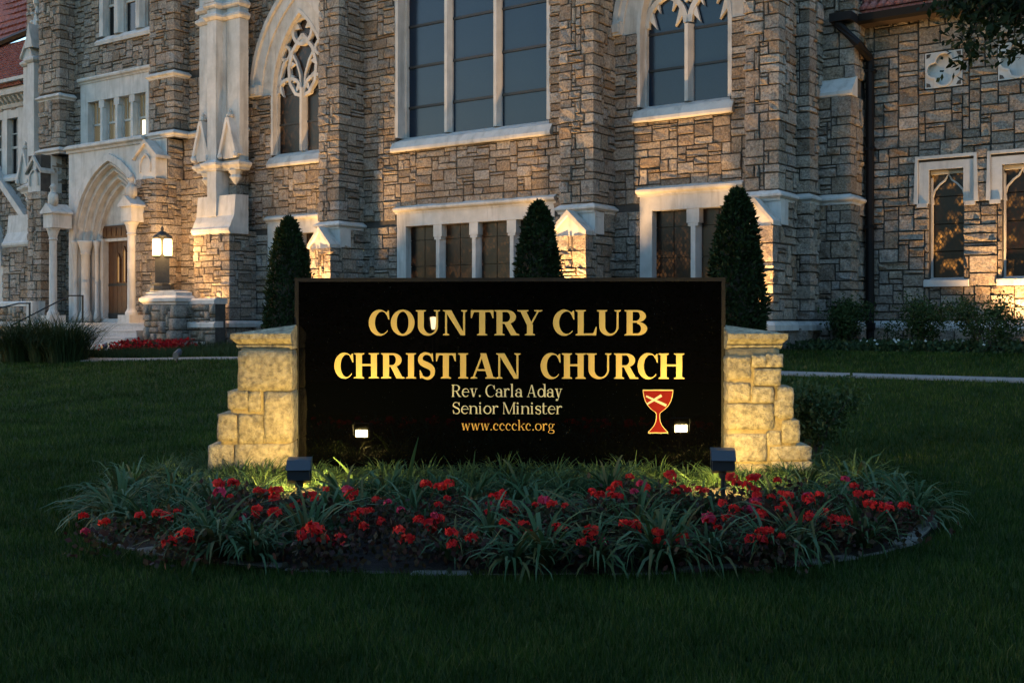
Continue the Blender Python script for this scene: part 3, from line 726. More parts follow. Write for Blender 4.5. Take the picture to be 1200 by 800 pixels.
for (a, b), (c, d) in zip(UL, UL[1:]):
    q = MB(); q.prism([(b, 1.8), (c, 1.8), (c, 2.0), ((b+c)/2+.1, 2.14), ((b+c)/2-.1, 2.14), (b, 2.0)], 10.7, 13.2, ax=2); CB(q, 'mullion', M['trim'], f)
for a, b in UL:
    pane(f, a, b, 10.7, 11.75, 1.87, 'glass_dark'); pane(f, a, b, 11.8, 13.2, 1.87, 'glass_dark')
    q = MB(); q.box(a, b, 1.86, 1.93, 11.74, 11.82); q.box(a, a+.05, 1.86, 1.93, 10.7, 13.2); q.box(b-.05, b, 1.86, 1.93, 10.7, 13.2)
    for k in (1, 2, 3): q.box(a+(b-a)*k/4-.012, a+(b-a)*k/4+.012, 1.86, 1.91, 11.8, 13.2)
    for hh in (12.3, 12.8): q.box(a, b, 1.86, 1.905, hh-.012, hh+.012)
    CB(q, 'sash', M['trim2'], f)
q = MB(); q.box(-28.8, -25.9, 1.6, 1.75, 10.5, 13.4); CB(q, 'backing', M['iron'], f)
# portal
cx, hs, c_ = -27.35, 3.4, .87
portal = MB()
for sg in (-1, 1):
    A = arch_pts(cx, hs, 2.12, c_, 14); A = A[:15] if sg < 0 else A[14:]
    e = -29.72 if sg < 0 else -25.44
    P = [(e, .4), (e, 6.55), (cx, 6.55)]+(A[::-1] if sg < 0 else A)+[(cx+sg*2.12, .4)]
    portal.prism(P, 2.1, 2.75)
prt = CB(portal, 'portal', M['trim']); prt['label'] = 'white stone arched portal with nested mouldings'
q = MB(); q.prism([(2.1, 6.55), (2.8, 6.55), (2.82, 6.62), (2.92, 6.68), (2.92, 6.76), (2.75, 6.84), (2.1, 6.88)], -29.78, -25.38, ax=0); CB(q, 'cornice', M['trim'], prt)
for hwo, hwi, d1, nm in ((2.22, 1.98, 2.83, 'hood_moulding'), (2.12, 1.86, 2.70, 'arch_order'), (1.90, 1.66, 2.54, 'arch_order'), (1.68, 1.44, 2.38, 'arch_order'), (1.47, 1.24, 2.24, 'arch_order')):
    q = MB(); arch_band(q, cx, hs, hwo, hwi, c_, 1.7, d1, None if hwo == 2.22 else .6); CB(q, nm, M['trim'], prt)
    if hwo < 2.2:
        q = MB(); P = arch_pts(cx, hs, hwi+.045, c_, 12); q.tube([(p[0], d1+.01, p[1]) for p in P], .05, 6); CB(q, 'roll_moulding', M['trim2'], prt)
for sg in (-1, 1):
    for x, d, r in ((1.92, 2.78, .075), (1.56, 2.62, .15), (1.20, 2.42, .07)):
        q = MB(); q.lathe((cx+sg*x, d, .6), [(r*1.6, 0), (r*1.6, .22), (r*1.25, .27), (r*1.35, .33), (r, .40), (r*.97, 2.35), (r*1.2, 2.38), (r*1.05, 2.42), (r*1.35, 2.6), (r*1.8, 2.78), (r*1.9, 2.85), (0.01, 2.86)], 12); CB(q, 'column', M['trim'], prt, True)
q = MB(); q.box(cx-1.3, cx+1.3, 1.95, 2.12, 3.98, 5.9); CB(q, 'tympanum', M['trim2'], prt)
q = MB(); q.box(cx+.05, cx+.5, 2.1, 2.25, 4.35, 5.0); q.prism([(cx+.0, 5.0), (cx+.55, 5.0), (cx+.27, 5.3)], 2.1, 2.28); CB(q, 'carved_shield', M['trim2'], prt)
q = MB(); q.box(cx-1.3, cx+1.3, 1.92, 2.17, 3.52, 3.97)
for k in range(9): q.box(cx-1.2+k*.28, cx-1.0+k*.28, 2.17, 2.19, 3.6, 3.9)
CB(q, 'door_transom', M['wood'], prt)
q = MB(); q.box(cx-1.42, cx-1.04, 1.9, 2.3, .6, 3.52); q.box(cx+1.04, cx+1.42, 1.9, 2.3, .6, 3.52); q.box(cx-1.04, cx+1.04, 1.9, 2.2, 3.42, 3.518); CB(q, 'door_jamb', M['trim'], prt)
q = MB(); q.box(cx-1.04, cx+1.04, 2.0, 2.05, .72, 3.42); door = CB(q, 'door', M['wood']); door['label'] = 'dark oak door with three lit lancets'
for k in range(8):
    q = MB(); x = cx-1.02+k*.255; q.box(x+.008, x+.247, 2.05, 2.075, .74, 3.40); CB(q, 'plank', M['wood'], door)
for k, (x, top) in enumerate(((-.36, 2.98), (-.02, 3.2), (.30, 2.98))):
    x += cx-.06
    q = MB(); q.prism([(x-.075, 2.0), (x+.075, 2.0), (x+.075, top-.15), (x, top), (x-.075, top-.15)], 2.076, 2.09); CB(q, 'pane', M['glass_lancet'], door)
    q = MB(); q.band([(x-.09, 1.98), (x-.09, top-.15), (x, top+.02), (x+.09, top-.15), (x+.09, 1.98)], -.03, .02, 2.07, 2.12); CB(q, 'lancet_frame', M['wood'], door)
q = MB(); q.box(cx-1.0, cx+1.0, 2.07, 2.10, 1.86, 1.95); q.box(cx-1.0, cx+1.0, 2.07, 2.10, .74, .92); q.box(cx+.62, cx+.72, 2.08, 2.13, 1.6, 2.3); CB(q, 'strap_hinge', M['iron'], door)
q = MB(); q.box(cx-1.2, cx+1.2, 2.0, 2.3, .56, .72); CB(q, 'threshold', M['steps'], prt)
# statue columns on each side of the portal
for sx, dd in ((-29.50, 3.5), (-25.22, 3.42)):
    q = MB(); q.box(sx-.3, sx+.3, dd-.3, dd+.3, .55, .84); q.lathe((sx, dd, .84), [(.2, 0), (.2, .08), (.15, .16), (.13, .22), (.125, 2.6), (.16, 2.63), (.13, 2.68), (.19, 2.92), (.25, 3.02), (.02, 3.03)], 12)
    cl = CB(q, 'statue_column', M['trim'])
    q = MB(); q.box(sx-.27, sx+.27, dd-.55, dd+.2, 3.87, 4.36); q.prism([(sx-.36, 4.36), (sx+.36, 4.36), (sx+.36, 4.42), (sx, 4.72), (sx-.36, 4.42)], dd-.55, dd+.28); CB(q, 'canopy', M['trim'], cl)
    q = MB(); q.lathe((sx, dd, 4.62), [(.02, 0), (.13, .02), (.17, .18), (.17, .32), (.11, .48), (.075, .55), (.10, .63), (.10, .70), (.05, .78), (.005, .80)], 9)
    q.prism([(sx-.2, 4.7), (sx-.1, 4.72), (sx-.1, 5.1), (sx-.19, 5.0)], dd-.08, dd+.08); q.prism([(sx+.1, 4.72), (sx+.2, 4.7), (sx+.19, 5.0), (sx+.1, 5.1)], dd-.08, dd+.08); q.prism([(dd+.08, 5.28), (dd+.16, 5.25), (dd+.08, 5.34)], sx-.02, sx+.02, ax=0)
    CB(q, 'statue', M['trim2'], cl, True)
# the white pilaster at the tower corner and its fellow on the far side
def pilaster(s0, full=True):
    """s0 is its left edge"""
    body = [(s0, 2.0), (s0, 2.36), (s0+.42, 2.36), (s0+.50, 2.31), (s0+.62, 2.36), (s0+.70, 2.62), (s0+1.12, 2.62), (s0+1.12, 2.36), (s0+1.24, 2.31), (s0+1.36, 2.36), (s0+1.92, 2.36), (s0+1.92, 2.0)]
    mb = MB(); mb.prism(body, 5.72, 10.15, ax=2); o = CB(mb, 'pilaster', M['trim'])
    path = [(s0, 2.0), (s0, 2.36), (s0+.70, 2.36), (s0+.70, 2.62), (s0+1.12, 2.62), (s0+1.12, 2.36), (s0+1.92, 2.36), (s0+1.92, 2.0)]
    for h in ((10.26, 10.62) if full else (10.26,)):
        q = MB(); q.sweep(path, [(-.2, h-.1), (.03, h-.1), (.1, h-.02), (.1, h+.05), (0, h+.14), (-.2, h+.14)]); CB(q, 'cornice', M['trim'], o)
    if full: q = MB(); q.prism(body, 10.3, 13.5, ax=2); CB(q, 'pilaster_head', M['trim'], o)
    q = MB(); q.prism([(s0+.66, 10.7), (s0+1.16, 10.7), (s0+.91, 11.6)], 2.3, 2.72); CB(q, 'gablet', M['trim'], o)
    q = MB(); q.sweep(path, [(-.2, 5.40), (.05, 5.40), (.07, 5.46), (.16, 5.55), (.17, 5.62), (0, 5.73), (-.2, 5.73)]); CB(q, 'cornice', M['trim'], o)
    for a in (s0-.02, s0+1.26):
        q = MB(); e = 5.98; t_ = 7.0; b = a+.66; m_ = (a+b)/2
        q.prism([(a, 5.9), (a+.1, 5.75), (b-.1, 5.75), (b, 5.9), (m_+.05, t_), (m_-.05, t_)], 2.3, 2.52)
        g_ = CB(q, 'gablet', M['trim'], o)
        q = MB(); q.lathe((m_, 2.46, t_-.03), [(.05, 0), (.06, .06), (.12, .10), (.12, .16), (.04, .20), (.06, .28), (.01, .36)], 8); CB(q, 'finial', M['trim2'], g_)
        for sg, e_ in ((-1, a), (1, b)):
            q = MB(); q.band([(e_+sg*.04, 5.86), (m_+sg*.02, t_+.02)], -.05, .05, 2.3, 2.6); q.lathe((e_+sg*.02, 2.56, 5.74), [(.04, 0), (.09, .05), (.09, .14), (.03, .2)], 6); CB(q, 'coping', M['trim'], g_)
    for x in (s0+.30, s0+1.62):
        q = MB(); q.lathe((x, 2.25, 4.95), [(.03, 0), (.12, .12), (.2, .22), (.16, .30), (.24, .44), (.01, .45)], 8); CB(q, 'corbel', M['trim'], o)
    q = MB(); q.prism([(s0+.70, 2.0), (s0+.70, 2.62), (s0+1.12, 2.62), (s0+1.12, 2.0)], 3.95, 5.40, ax=2); CB(q, 'shaft', M['trim'], o)
    q = MB(); q.prism([(2.0, 3.38), (2.74, 3.38), (2.80, 3.46), (2.80, 3.54), (2.74, 3.60), (2.68, 3.75), (2.58, 3.95), (2.52, 4.6), (2.0, 4.62)], s0+.12-(0 if full else .85), s0+1.92, ax=0); CB(q, 'weathered_cap', M['trim'], o)
    return o
pilaster(-23.14)
o = pilaster(-33.22, False)
mb = MB(); mb.prism([(-34.0, 1.4), (-34.0, 2.68), (-31.4, 2.68), (-31.4, 2.1)], -.4, 3.4, ax=2); CB(mb, 'wall', M['mortar'])
chain([(-34.0, 2.7), (-31.35, 2.7), (-31.35, 2.1)], .1, 3.38, wall=w)
mb = MB(); px_ = -32.55
mb.loft([[(px_+r*math.cos(6.2832*k/8), 2.2+r*math.sin(6.2832*k/8), h) for k in range(8)] for h, r in ((10.4, .34), (10.95, .34), (11.0, .30), (12.35, .06), (12.45, .15), (12.6, .15), (12.75, .03))]); pn = CB(mb, 'pinnacle', M['trim'])
for k in range(4):
    for sg in (-1, 1):
        q = MB(); q.lathe((px_+sg*(.30-.055*k), 2.3, 11.1+.3*k), [(.02, 0), (.09, .06), (.07, .13), (.01, .16)], 6); CB(q, 'crocket', M['trim2'], pn)
gable(-32.9, -32.2, 10.35, 11.0, 2.0, 2.6, .05)
# ---- the part of the church left of the tower
FL = [(-40, 1.5), (-33.3, 1.5)]
ha = in_arch(-38.0, 2.9, 2.05, .9, .2)
w = backing(FL, -.5, 9.6, holes=[(-39.8, -36.2, .2, 5.2), (-39.5, -34.9, 6.3, 8.7)]); chain(FL, .2, 6.05, [ha], wall=w); chain(FL, 8.9, 9.3, wall=w)
mb = MB(); arch_band(mb, -38.0, 2.9, 2.1, 1.75, .9, 1.0, 1.6, .2); ar = CB(mb, 'side_arch', M['trim']); q = MB(); arch_band(q, -38.0, 2.9, 2.2, 1.98, .9, 1.5, 1.75, 2.8); CB(q, 'hood_moulding', M['trim'], ar); q = MB(); q.box(-39.9, -36.1, .9, 1.0, .2, 5.6); CB(q, 'pane', M['glass_dark'], ar)
for sx in (-38.3, -37.1): q = MB(); q.box(sx-.04, sx+.04, 1.0, 1.1, .2, 5.3); CB(q, 'glazing_bar', M['trim2'], ar)
q = MB(); q.band([(-40.4, 5.4), (-38.0, 8.0), (-33.9, 4.4), (-33.6, 4.4)][1:], -.1, .14, 1.4, 1.85); CB(q, 'gable_coping', M['trim'])
q = MB(); q.prism([(1.2, 6.1), (1.7, 6.1), (1.72, 6.2), (1.5, 6.4), (1.2, 6.4)], -40, -33.3, ax=0); CB(q, 'string_course', M['trim'])
FLW = [(-39.3, -38.5), (-38.1, -37.3), (-36.9, -36.1), (-35.75, -35.0)]
mb = MB(); xs = [-40]+[v for p in FLW for v in p]+[-33.3]
for a, b in zip(xs[::2], xs[1::2]): mb.box(a, b, 1.2, 1.52, 6.4, 8.6)
mb.box(-40, -33.3, 1.2, 1.525, 8.6, 8.95); f = win_part(mb, label='row of sash lights left of the entrance tower')
for a, b in FLW:
    pane(f, a, b, 6.4, 7.45, 1.28, 'glass_dark'); pane(f, a, b, 7.5, 8.6, 1.28, 'glass_dark')
    q = MB(); q.box(a, b, 1.28, 1.34, 7.43, 7.52); q.box((a+b)/2-.015, (a+b)/2+.015, 1.28, 1.33, 6.4, 8.6); q.box(a, b, 1.28, 1.325, 8.0, 8.04); q.box(a, a+.05, 1.28, 1.345, 6.4, 8.6); CB(q, 'sash', M['trim2'], f)
q = MB(); q.prism([(1.2, 9.0), (1.55, 9.0), (1.6, 9.1), (1.6, 9.32), (1.95, 9.42), (1.98, 9.55), (1.85, 9.72), (1.2, 9.8)], -40, -33.2, ax=0); cn = CB(q, 'cornice', M['trim'])
for k in range(22):
    q = MB(); x = -40+.3*k; q.prism([(1.5, 9.08), (1.72, 9.2), (1.86, 9.38), (1.5, 9.4)], x, x+.13, ax=0); CB(q, 'corbel', M['trim2'], cn)
def tiled(name, poly, nrm, m, step=.27, wv=.24):
    """a roof slope: its sheet, with courses of tiles joined above it"""
    mb = MB(); up = Vector(nrm).normalized(); mb.loft([[tuple(Vector(p)-up*.06) for p in poly], [tuple(p) for p in poly]]); ro = CB(mb, name, m)
    hz = Vector((0, 0, 1)).cross(up).normalized(); sl = up.cross(hz); o = Vector(poly[0])
    uv = [((Vector(p)-o).dot(hz), (Vector(p)-o).dot(sl)) for p in poly]
    def inside(u, v):
        r = False
        for (a, b), (c, d) in zip(uv, uv[1:]+uv[:1]):
            if (b > v) != (d > v) and u < (c-a)*(v-b)/(d-b)+a: r = not r
        return r
    q = MB(); u0, u1 = min(a for a, b in uv), max(a for a, b in uv); v0, v1 = min(b for a, b in uv), max(b for a, b in uv); v = v0
    while v < v1:
        u = u0
        while u < u1:
            if inside(u+wv/2, v+step/2):
                P = lambda a, b, z: tuple(o+hz*(u+a)+sl*(v+b)+up*z)
                z_ = uni(0, .02)
                q.add([P(.01, 0, .09+z_), P(wv/2, 0, .13+z_), P(wv-.01, 0, .09+z_), P(0, step, .01), P(wv/2, step, .05), P(wv, step, .01), P(.01, 0, 0), P(wv-.01, 0, 0)], [(0,1,4,3), (1,2,5,4), (0,6,7,2,1)])
            u += wv
        v += step
    tag(CB(q, 'roof_tile', m, ro), kind='stuff'); return ro
tiled('roof', [(-42, 2.0, 9.75), (-34.0, 2.0, 9.75), (-34.0, .2, 11.35), (-36.6, -1.5, 12.87), (-42, -1.5, 12.87)], (0, .665, .747), M['tile'])
tiled('roof', [(-45.42, -1.3, 12.63), (-38.84, -1.3, 13.12), (-38.72, -1.7, 13.96), (-40.25, -2.2, 15.0), (-42.27, -2.8, 16.38), (-48.25, -2.8, 17.44)], (-0.029, 0.919, 0.392), M['tile'], .36, .30)
q = MB(); q.tube([(-46.57, -1.1, 12.34), (-38.39, -1.1, 13.04)], .16, 6); CB(q, 'rake_gutter', M['gutter'])
q = MB(); q.box(-36.3, -33.4, 1.4, 2.2, 9.82, 9.95); CB(q, 'cornice', M['trim'])

# ---- sort the stones by how large they show, then build the 300 largest one by one and join the rest
def stone_area(st):
    a, b = st[1][0], st[1][-1]
    p = (a[3][0]+a[4][0]*a[1], a[3][1]+a[4][1]*a[1]); q = (b[3][0]+b[4][0]*b[2], b[3][1]+b[4][1]*b[2])
    x0, y0 = proj(*p, st[2]); x1, y1 = proj(*q, st[3]); xm, ym = (x0+x1)/2, (y0+y1)/2
    if not (0 < xm < 1200 and 0 < ym < 410) or (345 < xm < 848 and ym > 328): return 0
    X, Y, Z = W(*p, st[2]); n = a[5] if a[5][1] > .5 or a[0] == b[0] else b[5]
    nx, ny = n[0]*UX+n[1]*UY, n[0]*UY-n[1]*UX
    if nx*X+ny*Y > 0: return 0
    return abs(x1-x0)*abs(y1-y0)
for st in STONES: st[0] = stone_area(st)
STONES.sort(key=lambda q: -q[0])
rest = MB()
for k, st in enumerate(STONES):
    if k < 300:
        q = MB(); stone_mesh(q, st); me = bpy.data.meshes.new('stone'); me.from_pydata([(a, -b, c) for a, b, c in q.v], [], [f_[::-1] for f_ in q.f])
        link('stone', me, M['stone'], st[4], False)
    else: stone_mesh(rest, st)
me = bpy.data.meshes.new('stone_facing'); me.from_pydata([(a, -b, c) for a, b, c in rest.v], [], [f_[::-1] for f_ in rest.f])
tag(link('stone_facing', me, M['stone'], church, False), kind='stuff')
print('stones', len(STONES))
# ------------------------------------------------------------------ ground
def axis(near, far, a, b):
    out = list(np.arange(a, b, near)); p = b; st = near
    while p < far: st *= 1.35; p += st; out.append(p)
    q = a; st = near; lo = []
    while q > -far: st *= 1.35; q -= st; lo.append(q)
    return np.array(lo[::-1]+out)
gx, gy = axis(.5, 900, -26, 20), axis(.5, 900, -2, 44)
gv = [(x, y, ground(x, y)) for y in gy for x in gx]; nx_, ny_ = len(gx), len(gy)
gf = [(j*nx_+i, j*nx_+i+1, (j+1)*nx_+i+1, (j+1)*nx_+i) for j in range(ny_-1) for i in range(nx_-1)]
tag(raw('lawn', gv, gf, M['lawn'], smooth=True), kind='structure')
# concrete walk in front of the church, following the ground
q = MB(); rings = []
for i in range(70):
    s = -24+i*.45; pts = []
    bend = 1.2*sstep((-19-s)/5.0)
    for d, dz in ((6.95-bend*.3, -.03), (6.95-bend*.3, .03), (7.34+bend*.1, .03), (7.34+bend*.1, -.03)):
        X, Y, _ = W(s, d); pts.append((X, Y, ground(X, Y)+dz))
    rings.append(pts)
q.loft(rings, closed=False); tag(q.build('path', M['concrete']), kind='structure')

# ------------------------------------------------------------------ entrance steps, pedestal with its lantern, low walls, handrails
def church_thing(name, s, d, h, **k):
    X, Y, Z = W(s, d, h); return empty(name, (X, Y, Z), math.atan2(UY, UX), **k)
def CT(mb, name, m, parent, smooth=False): return mb.build(name, m, parent, smooth, flip=True)
st = church_thing('entrance_steps', -27, 2.75, -.45, label='pale stone steps rising to the arched church door', cat='steps')
for k, (d1, h) in enumerate(((3.75, 1.03), (4.15, .80), (4.55, .57), (4.95, .34), (5.35, .12))):
    q = MB(); q.prism([(-.6, -.3), (d1-2.75, -.3), (d1-2.75, h-.05), (d1-2.73, h-.045), (d1-2.73, h), (-.6, h)], -3.0, 3.05, ax=0); CT(q, 'step', M['steps'], st)
ped = church_thing('lamp_pedestal', -22.72, 4.2, -.35, label='square stone pedestal with pale moulded cap beside the steps', cat='pedestal')
PW, PD_ = .76, .62
q = MB(); q.box(-PW+.012, PW-.012, -PD_+.01, -.012, 0, 1.55); core = CT(q, 'core', M['mortar'], ped)
n0 = len(STONES); chain([(-PW, -PD_), (-PW, 0), (PW, 0), (PW, -PD_)], .02, 1.5, uh=.1, us=.12)
for s_ in STONES[n0:]: q = MB(); stone_mesh(q, s_); CT(q, 'stone', M['stone'], core, True)
del STONES[n0:]
q = MB(); q.sweep([(-PW, -PD_), (-PW, 0), (PW, 0), (PW, -PD_)], [(-.3, 1.5), (.03, 1.5), (.05, 1.56), (.12, 1.60), (.12, 1.70), (.05, 1.76), (-.02, 1.78), (-.02, 1.88), (-.3, 1.92)]); q.box(-.6, .6, -.55, -.06, 1.75, 1.94); CT(q, 'cap', M['trim'], ped)
lan = church_thing('lantern', -23.05, 3.87, 1.59, label='dark bronze lantern with glowing tubular lamps on the pedestal', cat='lantern')
lan.rotation_euler = (0, 0, R(17.5))
q = MB(); q.lathe((0, 0, 0), [(.36, 0), (.36, .08), (.34, .14), (.36, .20), (.30, .24)], 8); CT(q, 'base', M['bronze_dark'], lan)
q = MB(); q.box(-.2, .2, -.2, .2, .22, 1.12)
for a in (-.19, .19):
    for b in (-.19, .19): q.box(a-.025, a+.025, b-.025, b+.025, .24, 1.1)
q.box(-.04, .04, -.04, .04, 1.1, 1.75); CT(q, 'post', M['bronze_dark'], lan)
q = MB(); q.lathe((0, 0, 1.66), [(.30, 0), (.30, .05), (.17, .10), (.12, .17), (.035, .2), (.05, .27), (.01, .36)], 10); CT(q, 'finial', M['bronze_dark'], lan)
for a, b in ((-.165, .165), (.165, .165), (-.165, -.165), (.165, -.165)):
    q = MB(); q.lathe((a, b, 1.08), [(.10, 0), (.125, .03), (.125, .48), (.10, .52)], 10); lp = CT(q, 'lamp_tube', M['lamp_glow'], lan, True)
    q = MB(); q.lathe((a, b, 1.6), [(.14, 0), (.14, .05), (.06, .11), (.02, .15)], 10); CT(q, 'lamp_cap', M['bronze_dark'], lp)
    q = MB(); q.lathe((a, b, 1.02), [(.05, 0), (.13, .03), (.13, .06)], 10); CT(q, 'lamp_collar', M['bronze_dark'], lp)
def lamp(kind, loc, e, colr, radius=.05, aim=None, size=120, blend=.6):
    d = bpy.data.lights.new('lamp_light', kind); d.energy = e*LK*1.8; d.color = colr; d.shadow_soft_size = radius
    if kind == 'SPOT': d.spot_size = R(size); d.spot_blend = blend
    o = bpy.data.objects.new('lamp_light', d); col.objects.link(o); o.location = loc
    if aim is not None: o.rotation_euler = (Vector(aim)-Vector(loc)).to_track_quat('-Z', 'Y').to_euler()
    return o
WARM = (1, .56, .21)
for a, b in ((-.55, .50), (.55, .50), (0, -.6)):
    X, Y, Z = W(-23.05+a, 3.87+b, 2.95); lamp('POINT', (X, Y, Z), 60, WARM, .1)
def low_wall(name, s0, s1, d, h, label):
    t = church_thing(name, (s0+s1)/2, d, -.4, label=label, cat='low wall'); L = (s1-s0)/2
    q = MB(); q.box(-L, L, -.4, -.012, 0, h+.3); core = CT(q, 'core', M['mortar'], t)
    n0 = len(STONES); chain([(-L, 0), (L, 0)], .05, h+.28)
    for s_ in STONES[n0:]: q = MB(); stone_mesh(q, s_); CT(q, 'stone', M['stone'], core, True)
    del STONES[n0:]
    q = MB(); q.prism([(-.45, h+.28), (.06, h+.28), (.06, h+.40), (-.02, h+.46), (-.45, h+.46)], -L-.03, L+.03, ax=0); CT(q, 'coping', M['trim'], t)
    q = MB(); q.prism([(-.3, .85), (.08, .85), (.08, .98), (.0, 1.04), (-.3, 1.04)], -L-.02, L+.02, ax=0); CT(q, 'plinth_course', M['trim'], t)
    return t
low_wall('low_wall', -23.3, -20.75, 3.72, 1.28, 'low stone wall with pale coping beside the lantern pedestal')
t = low_wall('low_wall', -38, -30.4, 3.7, 1.28, 'long low stone cheek wall with pale coping left of the steps')
q = MB(); q.box(3.5, 3.9, -.4, .08, .2, 1.74); CT(q, 'end_block', M['trim'], t)
def rail(s0, d0, h0, s1, d1, h1, label):
    a = Vector(W(s0, d0, h0)); b = Vector(W(s1, d1, h1)); o = empty('handrail', a, label=label, cat='handrail')
    q = MB(); e = (b-a); fl = Vector((e.x, e.y, 0)).normalized()
    q.tube([(0, 0, .86), tuple(e+Vector((0, 0, .9))), tuple(e+fl*.45+Vector((0, 0, .9)))], .028, 6); q.build('rail', M['iron'], o)
    for p in (Vector((0, 0, 0)), e+fl*.42): q = MB(); q.tube([tuple(p+Vector((0, 0, -.1))), tuple(p+Vector((0, 0, .88)))], .035, 6); q.build('post', M['iron'], o)
rail(-29.0, 5.3, -.35, -28.15, 3.75, .6, 'thin black iron handrail climbing the steps to the oak door')
rail(-33.0, 5.6, -.3, -30.3, 4.3, .35, 'black iron handrail in front of the long low cheek wall')

# ------------------------------------------------------------------ uplights along the church
def uplight(s, d, aim, e, label, size=130, h=None, group=None, colr=WARM):
    X, Y, _ = W(s, d); z = ground(X, Y); A = Vector(W(*aim)); 
    ax = math.atan2(A.x-X, -(A.y-Y)) if False else math.atan2(A.y-Y, A.x-X)-math.pi/2
    o = empty('uplight', (X, Y, z), ax, label=label, cat='uplight', group=group)
    q = MB(); q.tube([(0, 0, -.05), (0, 0, .1)], .02, 6); q.build('stake', M['iron'], o)
    q = MB(); q.loft([[(.09*math.cos(6.2832*k/8), f*.16-.06+.06*math.sin(6.2832*k/8)*0, .17+.09*math.sin(6.2832*k/8)+f*.09) for k in range(8)] for f in (0, 1)]); q.build('housing', M['housing'], o)
    q = MB(); q.prism([(.075*math.cos(6.2832*k/8), .26+.075*math.sin(6.2832*k/8)) for k in range(8)], .101, .108); q.build('lens', M['lens_small'], o)
    dr = (A-Vector((X, Y, z))).normalized()
    lamp('SPOT', Vector((X, Y, z+.32))+dr*.12, e, colr, .06, A, size, .8)
    return o
uplight(-17.0, 3.75, (-17.0, 2.5, 7.0), 1500, 'small ground uplight at the foot of the buttress behind the first yew', 86)
uplight(-8.5, 3.75, (-8.5, 2.5, 7.0), 1500, 'small ground uplight at the foot of the buttress behind the middle yew', 86)
uplight(-3.8, 3.75, (-3.8, 2.5, 7.0), 900, 'small ground uplight at the foot of the buttress behind the last yew', 86)
uplight(-21.9, 3.17, (-22.0, 2.55, 6.5), 430, 'small dark uplight tucked behind the low wall by the pedestal', 84)
uplight(-33.4, 3.75, (-33.2, 2.5, 5.5), 420, 'small uplight hidden in the tall grass clump left of the steps')
uplight(1.2, .8, (.95, 0, 2.6), 620, 'bright ground lamp under the stained window at the shrubs', 110)
uplight(-23.7, 5.5, (-22.8, 2.4, 8.5), 700, 'added fill uplight among the red bedding plants, brightening the tower', 62)  # added fill lamp, lifts the pale pilaster and the tower front
uplight(-26.2, 6.6, (-27.4, 2.2, 3.2), 300, 'added fill uplight in the grass, brightening the arched doorway', 58)  # added fill lamp for the dim entrance
uplight(-12.2, 8.5, (-12.4, 1.6, 6.8), 680, 'ground lamp on the grass facing the wide window, hidden by the sign', 62)
uplight(-17.2, 7.9, (-19.0, 1.6, 7.0), 560, 'ground lamp on the grass facing the narrow gothic window', 56)
uplight(-6.2, 8.5, (-5.6, 1.6, 6.4), 220, 'ground lamp on the grass facing the cusped window, hidden by the sign', 56)

# ------------------------------------------------------------------ leaf builders
def leaf_quads(cs, size, spread=.6, rng=None, aspect=1.9, updir=None):
    """pointed leaves (one bent quad each) at the numpy points cs with random turn"""
    rng = rng or np.random.default_rng(1); n = len(cs)
    u = rng.normal(size=(n, 3)); 
    if updir is not None: u += updir
    u /= np.linalg.norm(u, axis=1, keepdims=True)
    v = np.cross(u, rng.normal(size=(n, 3))); v /= np.linalg.norm(v, axis=1, keepdims=True)
    L = size*(1-spread/2+spread*rng.random((n, 1))); Wd = L/aspect
    P = np.stack([cs, cs+u*L*.5+v*Wd*.5, cs+u*L, cs+u*L*.5-v*Wd*.5], 1).reshape(-1, 3)
    return P, np.arange(4*n).reshape(n, 4)
def clump(name, n, length, width, droop, rng, m, r0=.05, upmin=.55, segs=4, parent=None):
    """a tuft of arching strap leaves, each a tapering ribbon with a bend"""
    V = []; F = []
    for k in range(n):
        az = rng.uniform(0, 6.283); el = rng.uniform(upmin, 1.5); L = length*rng.uniform(.6, 1.15); w = width*rng.uniform(.65, 1.2); dr = droop*rng.uniform(.5, 1.4)
        p = np.array([r0*math.cos(az)*rng.uniform(0, 1), r0*math.sin(az)*rng.uniform(0, 1), -.02]); side = np.array([-math.sin(az), math.cos(az), 0]); tw = rng.uniform(-.4, .4); o = len(V)
        kink = rng.random() < .15
        for i in range(segs+1):
            f = i/segs; ww = w*(1-f**2.2)*.5+.0012
            sd = side*math.cos(tw)+np.array([0, 0, math.sin(tw)])
            V += [p-sd*ww, p+sd*ww]
            d = np.array([math.cos(az)*math.cos(el), math.sin(az)*math.cos(el), math.sin(el)]); p = p+d*L/segs
            el -= dr/segs*(1+f)*1.4
            if kink and i == 2: el -= 1.2
        F += [(o+2*i, o+2*i+1, o+2*i+3, o+2*i+2) for i in range(segs)]
    return raw(name, V, F, m, parent, True)
rng = np.random.default_rng(11)

